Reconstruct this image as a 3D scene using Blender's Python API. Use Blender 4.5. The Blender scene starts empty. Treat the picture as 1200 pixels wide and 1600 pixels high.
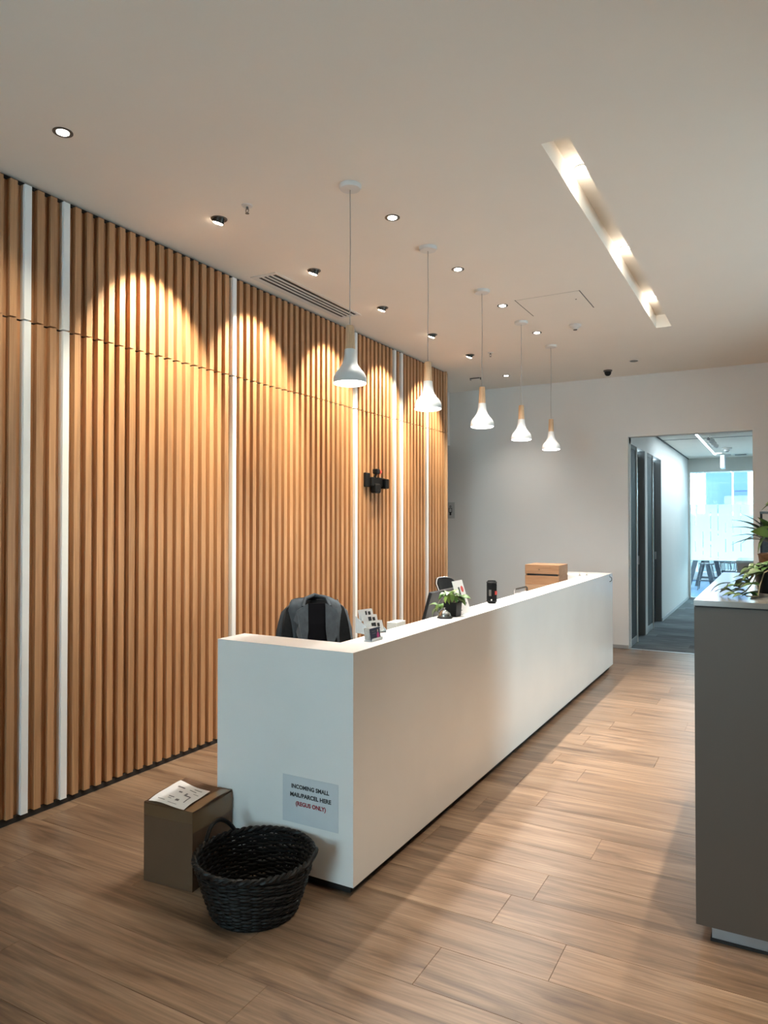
import bpy, bmesh, math, random
from mathutils import Vector, Matrix

random.seed(7)
SC = bpy.context.scene
COL = SC.collection
PI = math.pi

# ------------------------------------------------------------------ camera
F_PX, HORIZON, VPX, CAM_H = 1109.0, 15.5, 615.0, 1.60
pitch = math.atan(HORIZON / F_PX)
yaw = math.atan(VPX * math.cos(pitch) / F_PX)
cam = bpy.data.cameras.new('camera')
cam_o = bpy.data.objects.new('camera', cam)
COL.objects.link(cam_o)
cam.sensor_fit = 'VERTICAL'
cam.sensor_height = 36.0
cam.lens = F_PX / 1600.0 * 36.0
cam.clip_start = 0.05
cam.clip_end = 300
cam_o.location = (0, 0, CAM_H)
cam_o.rotation_euler = (PI / 2 + pitch, 0, yaw)
SC.camera = cam_o

# ------------------------------------------------------------------ world / exposure
SC.view_settings.view_transform = 'Standard'
SC.view_settings.look = 'None'
SC.view_settings.gamma = 1.0
SC.view_settings.use_curve_mapping = False
SC.view_settings.exposure = 1.30
world = bpy.data.worlds.new('sky')
SC.world = world
world.use_nodes = True
_bg = world.node_tree.nodes['Background']
_bg.inputs[0].default_value = (0.66, 0.88, 1.0, 1)
_bg.inputs[1].default_value = 8.0
SC.cycles.max_bounces = 10
SC.cycles.diffuse_bounces = 5
SC.cycles.glossy_bounces = 4
SC.cycles.transmission_bounces = 8
SC.cycles.transparent_max_bounces = 16
SC.cycles.sample_clamp_indirect = 4.0
SC.cycles.caustics_reflective = False
SC.cycles.caustics_refractive = False

# light levels
P_DOWN, P_GIMBAL, P_PEND, P_SLOT, P_ROW = 190.0, 124.0, 24.0, 26.0, 100.0
C_DOWN = (1.0, 0.95, 0.87)
C_GIMBAL = (1.0, 0.84, 0.58)
C_PEND = (1.0, 0.95, 0.88)
C_SLOT = (1.0, 0.90, 0.76)
C_ROW = (1.0, 0.87, 0.70)


def portal(name, loc, rot, sx, sy):
    l = bpy.data.lights.new(name, 'AREA')
    l.shape = 'RECTANGLE'
    l.size, l.size_y = sx, sy
    l.cycles.is_portal = True
    o = bpy.data.objects.new(name, l)
    o.location, o.rotation_euler = loc, rot
    COL.objects.link(o)
    return o


portal('window_portal', (-1.4, -3.98, 1.7), (-PI / 2, 0, 0), 1.6, 2.2)      # glazed front behind the camera
portal('window_portal', (3.08, 5.3, 1.15), (0, PI / 2, 0), 1.4, 1.5)      # window in the side wall
portal('window_portal', (-1.0, 21.45, 1.5), (PI / 2, 0, PI), 7.8, 2.7)      # glazed end of the far room


# ------------------------------------------------------------------ materials
def new_mat(name):
    m = bpy.data.materials.new(name)
    m.use_nodes = True
    nt = m.node_tree
    return m, nt, nt.nodes['Principled BSDF']


def mat(name, col, rough=0.5, metal=0.0, spec=0.5, noise=0.0, nscale=8.0, bump=0.0, bscale=60.0, coat=0.0):
    m, nt, b = new_mat(name)
    b.inputs['Base Color'].default_value = (*col, 1)
    b.inputs['Roughness'].default_value = rough
    b.inputs['Metallic'].default_value = metal
    b.inputs['Specular IOR Level'].default_value = spec
    b.inputs['Coat Weight'].default_value = coat
    tc = nt.nodes.new('ShaderNodeTexCoord')
    if noise > 0:
        n = nt.nodes.new('ShaderNodeTexNoise')
        n.inputs['Scale'].default_value = nscale
        n.inputs['Detail'].default_value = 4
        nt.links.new(tc.outputs['Object'], n.inputs['Vector'])
        r = nt.nodes.new('ShaderNodeValToRGB')
        r.color_ramp.elements[0].position = 0.3
        r.color_ramp.elements[1].position = 0.7
        r.color_ramp.elements[0].color = (*[max(0, c * (1 - noise)) for c in col], 1)
        r.color_ramp.elements[1].color = (*[min(1, c * (1 + noise)) for c in col], 1)
        nt.links.new(n.outputs['Fac'], r.inputs['Fac'])
        nt.links.new(r.outputs['Color'], b.inputs['Base Color'])
    if bump > 0:
        n2 = nt.nodes.new('ShaderNodeTexNoise')
        n2.inputs['Scale'].default_value = bscale
        n2.inputs['Detail'].default_value = 3
        nt.links.new(tc.outputs['Object'], n2.inputs['Vector'])
        bp = nt.nodes.new('ShaderNodeBump')
        bp.inputs['Strength'].default_value = bump
        bp.inputs['Distance'].default_value = 0.002
        nt.links.new(n2.outputs['Fac'], bp.inputs['Height'])
        nt.links.new(bp.outputs['Normal'], b.inputs['Normal'])
    return m


def emit(name, col, strength):
    m = bpy.data.materials.new(name)
    m.use_nodes = True
    nt = m.node_tree
    nt.nodes.remove(nt.nodes['Principled BSDF'])
    e = nt.nodes.new('ShaderNodeEmission')
    e.inputs[0].default_value = (*col, 1)
    e.inputs[1].default_value = strength
    nt.links.new(e.outputs[0], nt.nodes['Material Output'].inputs['Surface'])
    return m


def wood(name, dark, mid, light, scale, grain, rough=0.5, rnd=0.12, bump=0.08, knots=False, fine=0.14):
    """scale = stretch of the noise per axis (small along the grain)"""
    m, nt, b = new_mat(name)
    N, L = nt.nodes, nt.links
    tc = N.new('ShaderNodeTexCoord')
    oi = N.new('ShaderNodeObjectInfo')
    mul = N.new('ShaderNodeMath'); mul.operation = 'MULTIPLY'; mul.inputs[1].default_value = 37.0
    L.new(oi.outputs['Random'], mul.inputs[0])
    add = N.new('ShaderNodeVectorMath'); add.operation = 'ADD'
    L.new(tc.outputs['Object'], add.inputs[0]); L.new(mul.outputs[0], add.inputs[1])
    mp = N.new('ShaderNodeMapping'); mp.inputs['Scale'].default_value = scale
    L.new(add.outputs[0], mp.inputs['Vector'])
    n1 = N.new('ShaderNodeTexNoise')
    n1.inputs['Scale'].default_value = grain
    n1.inputs['Detail'].default_value = 6
    n1.inputs['Roughness'].default_value = 0.6
    n1.inputs['Distortion'].default_value = 1.1
    L.new(mp.outputs[0], n1.inputs['Vector'])
    r = N.new('ShaderNodeValToRGB')
    r.color_ramp.elements[0].position = 0.28; r.color_ramp.elements[0].color = (*dark, 1)
    r.color_ramp.elements[1].position = 0.72; r.color_ramp.elements[1].color = (*light, 1)
    e = r.color_ramp.elements.new(0.5); e.color = (*mid, 1)
    L.new(n1.outputs['Fac'], r.inputs['Fac'])
    # fine fibres
    mp2 = N.new('ShaderNodeMapping'); mp2.inputs['Scale'].default_value = [s * (9 if s > 0.9 else 2.0) for s in scale]
    L.new(add.outputs[0], mp2.inputs['Vector'])
    n2 = N.new('ShaderNodeTexNoise'); n2.inputs['Scale'].default_value = grain; n2.inputs['Detail'].default_value = 4
    L.new(mp2.outputs[0], n2.inputs['Vector'])
    mr = N.new('ShaderNodeMapRange'); mr.inputs[1].default_value = 0.3; mr.inputs[2].default_value = 0.7
    mr.inputs[3].default_value = 1 - fine * 1.3; mr.inputs[4].default_value = 1 + fine
    L.new(n2.outputs['Fac'], mr.inputs[0])
    mr2 = N.new('ShaderNodeMapRange'); mr2.inputs[3].default_value = 1 - rnd; mr2.inputs[4].default_value = 1 + rnd
    L.new(oi.outputs['Random'], mr2.inputs[0])
    m3 = N.new('ShaderNodeMath'); m3.operation = 'MULTIPLY'
    L.new(mr.outputs[0], m3.inputs[0]); L.new(mr2.outputs[0], m3.inputs[1])
    vm = N.new('ShaderNodeVectorMath'); vm.operation = 'SCALE'
    L.new(r.outputs['Color'], vm.inputs[0]); L.new(m3.outputs[0], vm.inputs['Scale'])
    last = vm.outputs[0]
    if knots:
        mpk = N.new('ShaderNodeMapping'); mpk.inputs['Scale'].default_value = (1.3, 4.4, 1)
        L.new(add.outputs[0], mpk.inputs['Vector'])
        vo = N.new('ShaderNodeTexVoronoi'); vo.inputs['Scale'].default_value = 1.15
        L.new(mpk.outputs[0], vo.inputs['Vector'])
        mk = N.new('ShaderNodeMapRange'); mk.inputs[1].default_value = 0.02; mk.inputs[2].default_value = 0.16
        mk.inputs[3].default_value = 0.55; mk.inputs[4].default_value = 1.0
        L.new(vo.outputs['Distance'], mk.inputs[0])
        vk = N.new('ShaderNodeVectorMath'); vk.operation = 'SCALE'
        L.new(last, vk.inputs[0]); L.new(mk.outputs[0], vk.inputs['Scale'])
        last = vk.outputs[0]
    L.new(last, b.inputs['Base Color'])
    b.inputs['Roughness'].default_value = rough
    bp = N.new('ShaderNodeBump'); bp.inputs['Strength'].default_value = bump; bp.inputs['Distance'].default_value = 0.001
    L.new(n2.outputs['Fac'], bp.inputs['Height']); L.new(bp.outputs['Normal'], b.inputs['Normal'])
    return m


M = {}
M['slat'] = wood('oak_veneer', (0.335, 0.175, 0.083), (0.40, 0.215, 0.105), (0.46, 0.258, 0.13), (6, 6, 0.35), 3.0, 0.5, 0.10)
M['slat_white'] = mat('white_lacquer', (0.78, 0.80, 0.80), 0.3, noise=0.02)
M['plank'] = wood('oak_laminate', (0.090, 0.052, 0.031), (0.207, 0.131, 0.082), (0.290, 0.197, 0.131), (0.55, 5.0, 1), 2.2, 0.36, 0.13, 0.10, True, 0.20)
M['floor'] = wood('oak_floor', (0.090, 0.052, 0.031), (0.207, 0.131, 0.082), (0.290, 0.197, 0.131), (0.55, 5.0, 1), 2.2, 0.36, 0.0, 0.1, False, 0.20)
M['ceiling'] = mat('ceiling_paint', (0.84, 0.795, 0.73), 0.9, noise=0.012, nscale=1.5)
M['wall'] = mat('wall_paint', (0.74, 0.735, 0.72), 0.8, noise=0.015, nscale=2, bump=0.05, bscale=180)
M['dark_gap'] = mat('dark_gap', (0.022, 0.017, 0.014), 0.9, noise=0.2)
M['counter'] = mat('white_laminate', (0.80, 0.795, 0.775), 0.24, noise=0.02, nscale=3, spec=0.5)
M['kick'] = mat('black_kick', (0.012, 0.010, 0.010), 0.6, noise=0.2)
M['desk'] = mat('desk_white', (0.7, 0.7, 0.69), 0.45, noise=0.02)
M['cab'] = mat('taupe_laminate', (0.078, 0.060, 0.047), 0.5, noise=0.03, nscale=2)
M['cab_top'] = mat('pale_top', (0.205, 0.195, 0.175), 0.14, noise=0.03, nscale=9, spec=0.6)
M['cab_kick'] = mat('brushed_kick', (0.34, 0.36, 0.38), 0.35, metal=0.6, noise=0.05)
M['shade'] = mat('white_shade', (0.64, 0.64, 0.63), 0.45, noise=0.01)
M['beech'] = wood('beech', (0.52, 0.33, 0.19), (0.60, 0.39, 0.23), (0.66, 0.45, 0.28), (6, 6, 0.6), 6, 0.5, 0.04)
M['cord'] = mat('grey_cord', (0.42, 0.40, 0.37), 0.6, noise=0.05)
M['trim_white'] = mat('white_trim', (0.70, 0.69, 0.67), 0.5, noise=0.02)
M['chrome'] = mat('chrome', (0.62, 0.62, 0.62), 0.18, metal=1.0, noise=0.04)
M['darkmetal'] = mat('dark_metal', (0.05, 0.045, 0.04), 0.35, metal=0.6, noise=0.1)
M['greymetal'] = mat('grey_metal', (0.12, 0.11, 0.10), 0.4, metal=0.5, noise=0.05)
M['black'] = mat('black_plastic', (0.005, 0.005, 0.0055), 0.5, spec=0.25, noise=0.15, bump=0.05)
M['blackfab'] = mat('black_fabric', (0.006, 0.0065, 0.007), 0.9, spec=0.1, noise=0.25, nscale=60, bump=0.3, bscale=400)
M['jacket'] = mat('grey_wool', (0.042, 0.050, 0.057), 0.9, spec=0.15, noise=0.18, nscale=25, bump=0.25, bscale=300)
M['lining'] = mat('dark_lining', (0.004, 0.004, 0.005), 0.9, spec=0.05, noise=0.1)
M['wicker'] = mat('black_wicker', (0.004, 0.0038, 0.0038), 0.5, spec=0.3, noise=0.35, nscale=30, bump=0.3, bscale=120)
M['card'] = mat('cardboard', (0.112, 0.057, 0.028), 0.8, noise=0.07, nscale=7, bump=0.12, bscale=40)
M['card_dark'] = mat('cardboard_edge', (0.15, 0.095, 0.055), 0.85, noise=0.1)
M['tape'] = mat('clear_tape', (0.20, 0.125, 0.070), 0.14, noise=0.06, bump=0.35, bscale=25)
M['paper'] = mat('paper', (0.78, 0.78, 0.77), 0.6, noise=0.02, nscale=20)
M['paper_sign'] = mat('laminated_paper', (0.62, 0.65, 0.67), 0.25, noise=0.02)
M['ink'] = mat('black_ink', (0.015, 0.017, 0.02), 0.5, noise=0.1)
M['ink_grey'] = mat('grey_ink', (0.16, 0.16, 0.17), 0.6, noise=0.2, nscale=90)
M['ink_red'] = mat('red_ink', (0.30, 0.015, 0.03), 0.5, noise=0.1)
M['red'] = mat('red_badge', (0.62, 0.06, 0.045), 0.4, noise=0.1)
M['navy'] = mat('navy_card', (0.012, 0.018, 0.055), 0.35, noise=0.15)
M['pink'] = mat('pink_print', (0.60, 0.03, 0.22), 0.4, noise=0.1)
M['skin_print'] = mat('skin_print', (0.62, 0.42, 0.33), 0.5, noise=0.1)
M['acrylic'] = mat('acrylic', (0.62, 0.66, 0.68), 0.12, noise=0.02)
M['crate'] = wood('crate_pine', (0.235, 0.115, 0.052), (0.285, 0.15, 0.072), (0.33, 0.185, 0.095), (0.6, 6, 6), 5, 0.6, 0.10)
M['crate_light'] = wood('crate_light', (0.37, 0.22, 0.12), (0.41, 0.25, 0.145), (0.45, 0.29, 0.17), (0.6, 6, 6), 5, 0.6, 0.05)
M['leaf'] = mat('leaf_green', (0.045, 0.115, 0.018), 0.4, noise=0.35, nscale=30)
M['leaf_light'] = mat('leaf_light', (0.13, 0.225, 0.045), 0.4, noise=0.25, nscale=25)
M['leaf_dark'] = mat('leaf_dark', (0.010, 0.020, 0.012), 0.35, noise=0.3, nscale=25)
M['leaf_var'] = mat('leaf_variegated', (0.065, 0.115, 0.035), 0.4, noise=0.55, nscale=45)
M['stem'] = mat('stem', (0.25, 0.20, 0.11), 0.6, noise=0.2)
M['soil'] = mat('soil', (0.05, 0.035, 0.025), 0.95, noise=0.4, nscale=60)
M['moss'] = mat('coir', (0.16, 0.075, 0.03), 0.95, noise=0.4, nscale=60)
M['door_grey'] = mat('door_grey', (0.15, 0.158, 0.16), 0.75, spec=0.2, noise=0.04, nscale=3)
M['door_dark'] = mat('door_dark', (0.045, 0.050, 0.053), 0.7, spec=0.2, noise=0.08)
M['carpet2'] = mat('blue_carpet', (0.055, 0.12, 0.22), 0.95, noise=0.15, nscale=10)
M['bluewall'] = mat('blue_facade', (0.004, 0.032, 0.120), 0.4, noise=0.06, nscale=0.3)
M['bluewall2'] = mat('blue_facade_lower', (0.003, 0.026, 0.105), 0.4, noise=0.06, nscale=0.3)
M['furn_dark'] = mat('dark_furniture', (0.010, 0.018, 0.030), 0.5, noise=0.1)
M['table_grey'] = mat('grey_table', (0.30, 0.33, 0.36), 0.5, noise=0.05)
M['taupe_box'] = mat('taupe_box', (0.36, 0.33, 0.30), 0.5, noise=0.03)
M['exit'] = mat('sign_panel', (0.75, 0.86, 0.92), 0.4, noise=0.02)
M['alu'] = mat('aluminium', (0.55, 0.56, 0.57), 0.35, metal=0.8, noise=0.04)
M['lens'] = emit('lamp_lens', (1.0, 0.95, 0.86), 14.0)
M['lens_warm'] = emit('lamp_lens_warm', (1.0, 0.88, 0.70), 16.0)
M['diff'] = emit('pendant_diffuser', (1.0, 0.985, 0.96), 5.0)
M['led'] = emit('linear_led', (0.80, 0.95, 1.0), 4.0)


def glass_mat(name, tint, frost=None):
    m = bpy.data.materials.new(name)
    m.use_nodes = True
    nt = m.node_tree
    nt.nodes.remove(nt.nodes['Principled BSDF'])
    tr = nt.nodes.new('ShaderNodeBsdfTransparent'); tr.inputs[0].default_value = (*tint, 1)
    mix = nt.nodes.new('ShaderNodeMixShader')
    if frost is None:
        g = nt.nodes.new('ShaderNodeBsdfGlossy'); g.inputs['Roughness'].default_value = 0.02
        fr = nt.nodes.new('ShaderNodeFresnel'); fr.inputs[0].default_value = 1.35
        nt.links.new(fr.outputs[0], mix.inputs[0])
        nt.links.new(tr.outputs[0], mix.inputs[1]); nt.links.new(g.outputs[0], mix.inputs[2])
    else:
        t = nt.nodes.new('ShaderNodeBsdfTranslucent'); t.inputs[0].default_value = (0.90, 0.97, 0.98, 1)
        mix.inputs[0].default_value = frost
        nt.links.new(tr.outputs[0], mix.inputs[1]); nt.links.new(t.outputs[0], mix.inputs[2])
    nt.links.new(mix.outputs[0], nt.nodes['Material Output'].inputs['Surface'])
    return m


M['glass'] = glass_mat('clear_glass', (0.93, 0.98, 0.98))
M['frost'] = glass_mat('frosted_film', (0.92, 0.99, 1.0), 0.72)


def carpet():
    m, nt, b = new_mat('carpet_planks')
    N, L = nt.nodes, nt.links
    tc = N.new('ShaderNodeTexCoord')
    mp = N.new('ShaderNodeMapping'); mp.inputs['Scale'].default_value = (1.2, 6.0, 1)
    L.new(tc.outputs['Object'], mp.inputs['Vector'])
    n = N.new('ShaderNodeTexNoise'); n.inputs['Scale'].default_value = 2.4; n.inputs['Detail'].default_value = 5
    L.new(mp.outputs[0], n.inputs['Vector'])
    br = N.new('ShaderNodeTexBrick')
    br.inputs['Scale'].default_value = 1.0
    br.inputs['Brick Width'].default_value = 1.0; br.inputs['Row Height'].default_value = 0.25
    br.inputs['Mortar Size'].default_value = 0.0
    br.inputs['Color1'].default_value = (0.050, 0.060, 0.068, 1); br.inputs['Color2'].default_value = (0.100, 0.115, 0.125, 1)
    L.new(tc.outputs['Object'], br.inputs['Vector'])
    mr = N.new('ShaderNodeMapRange'); mr.inputs[1].default_value = .3; mr.inputs[2].default_value = .7
    mr.inputs[3].default_value = .6; mr.inputs[4].default_value = 1.5
    L.new(n.outputs['Fac'], mr.inputs[0])
    vm = N.new('ShaderNodeVectorMath'); vm.operation = 'SCALE'
    L.new(br.outputs['Color'], vm.inputs[0]); L.new(mr.outputs[0], vm.inputs['Scale'])
    L.new(vm.outputs[0], b.inputs['Base Color'])
    b.inputs['Roughness'].default_value = 0.95
    return m


M['carpet'] = carpet()


# ------------------------------------------------------------------ mesh helpers
class MB:
    def __init__(self):
        self.v, self.f, self.mi, self.cur = [], [], [], 0
        self.T = None

    def _p(self, co):
        co = Vector(co)
        if self.T is not None:
            co = self.T @ co
        self.v.append(co)
        return len(self.v) - 1

    def face(self, idx):
        self.f.append(idx); self.mi.append(self.cur)

    def box(self, x0, x1, y0, y1, z0, z1):
        p = [self._p(c) for c in ((x0, y0, z0), (x1, y0, z0), (x1, y1, z0), (x0, y1, z0),
                                  (x0, y0, z1), (x1, y0, z1), (x1, y1, z1), (x0, y1, z1))]
        for q in ((0, 3, 2, 1), (4, 5, 6, 7), (0, 1, 5, 4), (1, 2, 6, 5), (2, 3, 7, 6), (3, 0, 4, 7)):
            self.face([p[i] for i in q])
        return self

    def poly(self, pts, th=None):
        """flat polygon, or a prism when th (a vector) is given"""
        a = [self._p(c) for c in pts]
        if th is None:
            self.face(a); return self
        b = [self._p(Vector(c) + Vector(th)) for c in pts]
        n = len(a)
        self.face(a[::-1]); self.face(b)
        for i in range(n):
            j = (i + 1) % n
            self.face([a[i], a[j], b[j], b[i]])
        return self

    def tube(self, pts, r, n=8, cap=True, closed=False):
        pts = [Vector(p) for p in pts]
        k = len(pts)
        rs = r if isinstance(r, (list, tuple)) else [r] * k
        rings = []
        up = None
        for i, p in enumerate(pts):
            if closed:
                d = pts[(i + 1) % k] - pts[i - 1]
            else:
                d = pts[min(i + 1, k - 1)] - pts[max(i - 1, 0)]
            d.normalize()
            if up is None:
                up = Vector((0, 0, 1)) if abs(d.z) < 0.9 else Vector((1, 0, 0))
            s = d.cross(up)
            if s.length < 1e-5:
                s = d.cross(Vector((0, 1, 0)))
            s.normalize()
            up = s.cross(d).normalized()
            rings.append([self._p(p + (s * math.cos(2 * PI * j / n) + up * math.sin(2 * PI * j / n)) * rs[i]) for j in range(n)])
        m = k if closed else k - 1
        for i in range(m):
            a, b = rings[i], rings[(i + 1) % k]
            for j in range(n):
                jj = (j + 1) % n
                self.face([a[j], a[jj], b[jj], b[j]])
        if cap and not closed:
            self.face(rings[0][::-1]); self.face(rings[-1])
        return self

    def lathe(self, prof, n=32, c=(0, 0, 0), caps=True):
        c = Vector(c)
        rings = []
        for r, z in prof:
            rings.append([self._p(c + Vector((r * math.cos(2 * PI * j / n), r * math.sin(2 * PI * j / n), z))) for j in range(n)])
        for a, b in zip(rings[:-1], rings[1:]):
            for j in range(n):
                jj = (j + 1) % n
                self.face([a[j], a[jj], b[jj], b[j]])
        if caps:
            self.face(rings[0][::-1]); self.face(rings[-1])
        return self

    def grid(self, fn, nu, nv, closed_u=False):
        idx = [[self._p(fn(i / (nu if closed_u else nu - 1), j / (nv - 1))) for j in range(nv)] for i in range(nu)]
        for i in range(nu if closed_u else nu - 1):
            ii = (i + 1) % nu
            for j in range(nv - 1):
                self.face([idx[i][j], idx[ii][j], idx[ii][j + 1], idx[i][j + 1]])
        return self

    def mesh(self, name, mats, smooth=False, fix=True):
        me = bpy.data.meshes.new(name)
        me.from_pydata([tuple(v) for v in self.v], [], self.f)
        if not isinstance(mats, (list, tuple)):
            mats = [mats]
        for m in mats:
            me.materials.append(m)
        for p, i in zip(me.polygons, self.mi):
            p.material_index = i
        if fix:
            bm = bmesh.new(); bm.from_mesh(me)
            bmesh.ops.recalc_face_normals(bm, faces=bm.faces)
            bm.to_mesh(me); bm.free()
        if smooth:
            for p in me.polygons:
                p.use_smooth = True
            try:
                me.set_sharp_from_angle(angle=math.radians(38))
            except Exception:
                pass
        me.update()
        return me

    def build(self, name, mats, parent=None, smooth=False, bevel=0.0, loc=None, rot=None, fix=True):
        o = bpy.data.objects.new(name, self.mesh(name, mats, smooth, fix))
        COL.objects.link(o)
        if loc is not None: o.location = loc
        if rot is not None: o.rotation_euler = rot
        if parent is not None: o.parent = parent
        if bevel > 0:
            md = o.modifiers.new('bevel', 'BEVEL'); md.width = bevel; md.segments = 2; md.limit_method = 'ANGLE'
        return o


def link(name, me, parent=None, loc=(0, 0, 0), rot=(0, 0, 0), scale=(1, 1, 1)):
    o = bpy.data.objects.new(name, me)
    COL.objects.link(o)
    o.location, o.rotation_euler, o.scale = loc, rot, scale
    if parent is not None: o.parent = parent
    return o


def thing(name, label, cat, loc=(0, 0, 0), rotz=0.0, group=None, kind=None):
    o = bpy.data.objects.new(name, None)
    COL.objects.link(o)
    o.empty_display_size = 0.05
    o.location = loc; o.rotation_euler = (0, 0, rotz)
    return tag(o, label, cat, group, kind)


def tag(o, label, cat, group=None, kind=None):
    o['label'] = label; o['category'] = cat
    if group: o['group'] = group
    if kind: o['kind'] = kind
    return o


def bx(*a):
    return MB().box(*a)


def copy_tree(o, parent=None):
    c = o.copy(); COL.objects.link(c); c.parent = parent
    for ch in list(o.children):
        copy_tree(ch, c)
    return c


def spot(name, parent, loc, aim, power, col, size, blend, radius=0.03):
    l = bpy.data.lights.new(name, 'SPOT')
    l.energy, l.color, l.spot_size, l.spot_blend, l.shadow_soft_size = power, col, math.radians(size), blend, radius
    o = bpy.data.objects.new(name, l)
    COL.objects.link(o)
    o.parent = parent
    o.location = loc
    o.rotation_euler = Vector(aim).to_track_quat('-Z', 'Y').to_euler()
    return o


# ------------------------------------------------------------------ structure
CZ = 3.45                      # ceiling height
YF = 9.34                      # far wall
WX = -3.545                    # face of the slats

# --- floor
fl = tag(bx(-7.2, 3.2, -4.2, YF, -0.10, -0.012).build('floor', M['floor']),
         'brown oak laminate floor with long planks running across the room', 'floor', kind='structure')
PW = 0.245
row0 = 2.459
explicit = {0: -0.71, 1: -1.01, -1: -1.117, 4: -0.786, 8: -1.095, 6: -1.20, 10: -0.717, 17: -0.938, 14: -0.633, 12: -1.314, -2: -0.40, -3: -1.55}
PLEN = 1.38
rows = list(range(-6, 29))
plank_cache = {}


def plank_mesh(L_, W_):
    k = (round(L_, 3), round(W_, 3))
    if k not in plank_cache:
        g, c = 0.0004, 0.0009
        m = MB()
        t = [(g + c, g + c, 0), (L_ - g - c, g + c, 0), (L_ - g - c, W_ - g - c, 0), (g + c, W_ - g - c, 0)]
        b = [(g, g, -c * 1.4), (L_ - g, g, -c * 1.4), (L_ - g, W_ - g, -c * 1.4), (g, W_ - g, -c * 1.4)]
        d = [(x, y, -0.012) for x, y, _ in b]
        rr = [[m._p(q) for q in ring] for ring in (t, b, d)]
        m.face(rr[0])
        for a_, b_ in ((rr[0], rr[1]), (rr[1], rr[2])):
            for i in range(4):
                j = (i + 1) % 4
                m.face([a_[i], b_[i], b_[j], a_[j]])
        plank_cache[k] = m.mesh('plank', M['plank'])
    return plank_cache[k]


for r in rows:
    y0 = row0 + r * PW
    w = PW
    if y0 + PW > YF: w = YF - y0
    if w < 0.03: continue
    e = explicit.get(r, -1.0 + ((r * 0.53) % 1.0) * PLEN)
    xs = [e + k * PLEN for k in range(-6, 6)]
    x_lo = -3.59 if y0 + w < 7.99 else -6.0
    xs = [x for x in xs if x_lo < x < 1.1]
    edges = [x_lo] + xs + [1.1]
    for a, b in zip(edges[:-1], edges[1:]):
        if b - a < 0.01: continue
        link('plank', plank_mesh(b - a, w), fl, (a, y0, 0))
# the rest of the floor, out of the picture, at the same level
m = MB(); m.box(1.1, 3.2, -4.2, YF, -0.012, 0); m.box(-3.59, 1.1, -4.2, row0 - 6 * PW, -0.012, 0)
m.build('floor_field', M['floor'], fl)

# --- left wall with its slats
wl = tag(bx(-4.10, -3.585, -4.2, 7.985, 0, CZ).build('wall_left', M['dark_gap']),
         'tall wall clad in warm oak slats with white slats between', 'wall', kind='structure')
JZ = 2.690
for nm, za, zb in (('back_panel', 0.035, JZ - 0.005), ('back_panel', JZ + 0.005, CZ - 0.028)):
    bx(-3.585, -3.577, 0.62, 7.985, za, zb).build(nm, M['slat'], wl)
bx(-3.585, -3.52, -4.2, 0.60, 0.0, CZ).build('wall_return', M['wall'], wl)
slat_me = {}
for key, ma in (('slat', M['slat']), ('slat_white', M['slat_white'])):
    d = 0.032 if key == 'slat' else 0.037
    slat_me[key, 0] = bx(0, d, 0, 0.040, 0.035, JZ - 0.0045).mesh(key, ma)
    slat_me[key, 1] = bx(0, d, 0, 0.040, JZ + 0.0045, CZ - 0.024).mesh(key, ma)
whites = {0, 3, 21, 43, 53, 55, 63}
for k in range(-22, 71):
    y = 2.390 + 0.0797 * k
    key = 'slat_white' if k in whites else 'slat'
    for lv in (0, 1):
        link('white_slat' if key == 'slat_white' else 'slat', slat_me[key, lv], wl, (-3.577, y, 0))
bx(-3.575, -3.543, 7.968, 7.99, 0.0, CZ - 0.004).build('end_trim', M['beech'], wl)
tag(bx(-3.585, -3.560, 0.62, 7.985, 0.0, 0.033).build('baseboard_left', M['dark_gap']), 'dark recessed base strip under the oak slat wall', 'baseboard', kind='structure')

# side passage behind the slat wall (to the washrooms)
tag(bx(-4.16, -4.10, 7.985, YF, 2.69, CZ).build('trim_1', M['wall']), 'white bulkhead above the side passage at the slat wall end', 'bulkhead', kind='structure')
tag(bx(-7.2, -4.1001, 7.86, 7.985, 0, CZ).build('wall_passage', M['wall']), 'side passage wall hidden behind the slat wall', 'wall', kind='structure')
tag(bx(-7.2, -7.1, 7.985, YF, 0, CZ).build('wall_passage_end', M['wall']), 'end wall of the side passage', 'wall', kind='structure')

# --- far wall with the corridor opening
OX0, OX1, OZ = -1.650, -0.250, 2.675
m = MB()
m.box(-7.2, OX0, YF, YF + 0.14, 0, CZ)
m.box(OX1, 3.2, YF, YF + 0.14, 0, CZ)
m.box(OX0, OX1, YF, YF + 0.14, OZ, CZ)
wf = tag(m.build('wall_far', M['wall']), 'white far wall with a wide corridor opening', 'wall', kind='structure')
m = MB(); m.box(-7.1, OX0, YF - 0.012, YF, 0, 0.045)
tag(m.build('baseboard_far', mat('grey_skirting', (0.42, 0.41, 0.40), 0.5, noise=0.03)), 'thin grey skirting along the far wall', 'baseboard', kind='structure')
m = MB(); m.box(OX1, 3.1, YF - 0.012, YF, 0, 0.045)
m.build('baseboard_far_end', bpy.data.materials['grey_skirting'], bpy.data.objects['baseboard_far'])
tag(bx(OX0, OX1, YF - 0.012, YF + 0.02, 0.0, 0.007).build('trim_2', M['alu']), 'thin pale metal threshold between oak floor and grey carpet', 'threshold', kind='structure')

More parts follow.
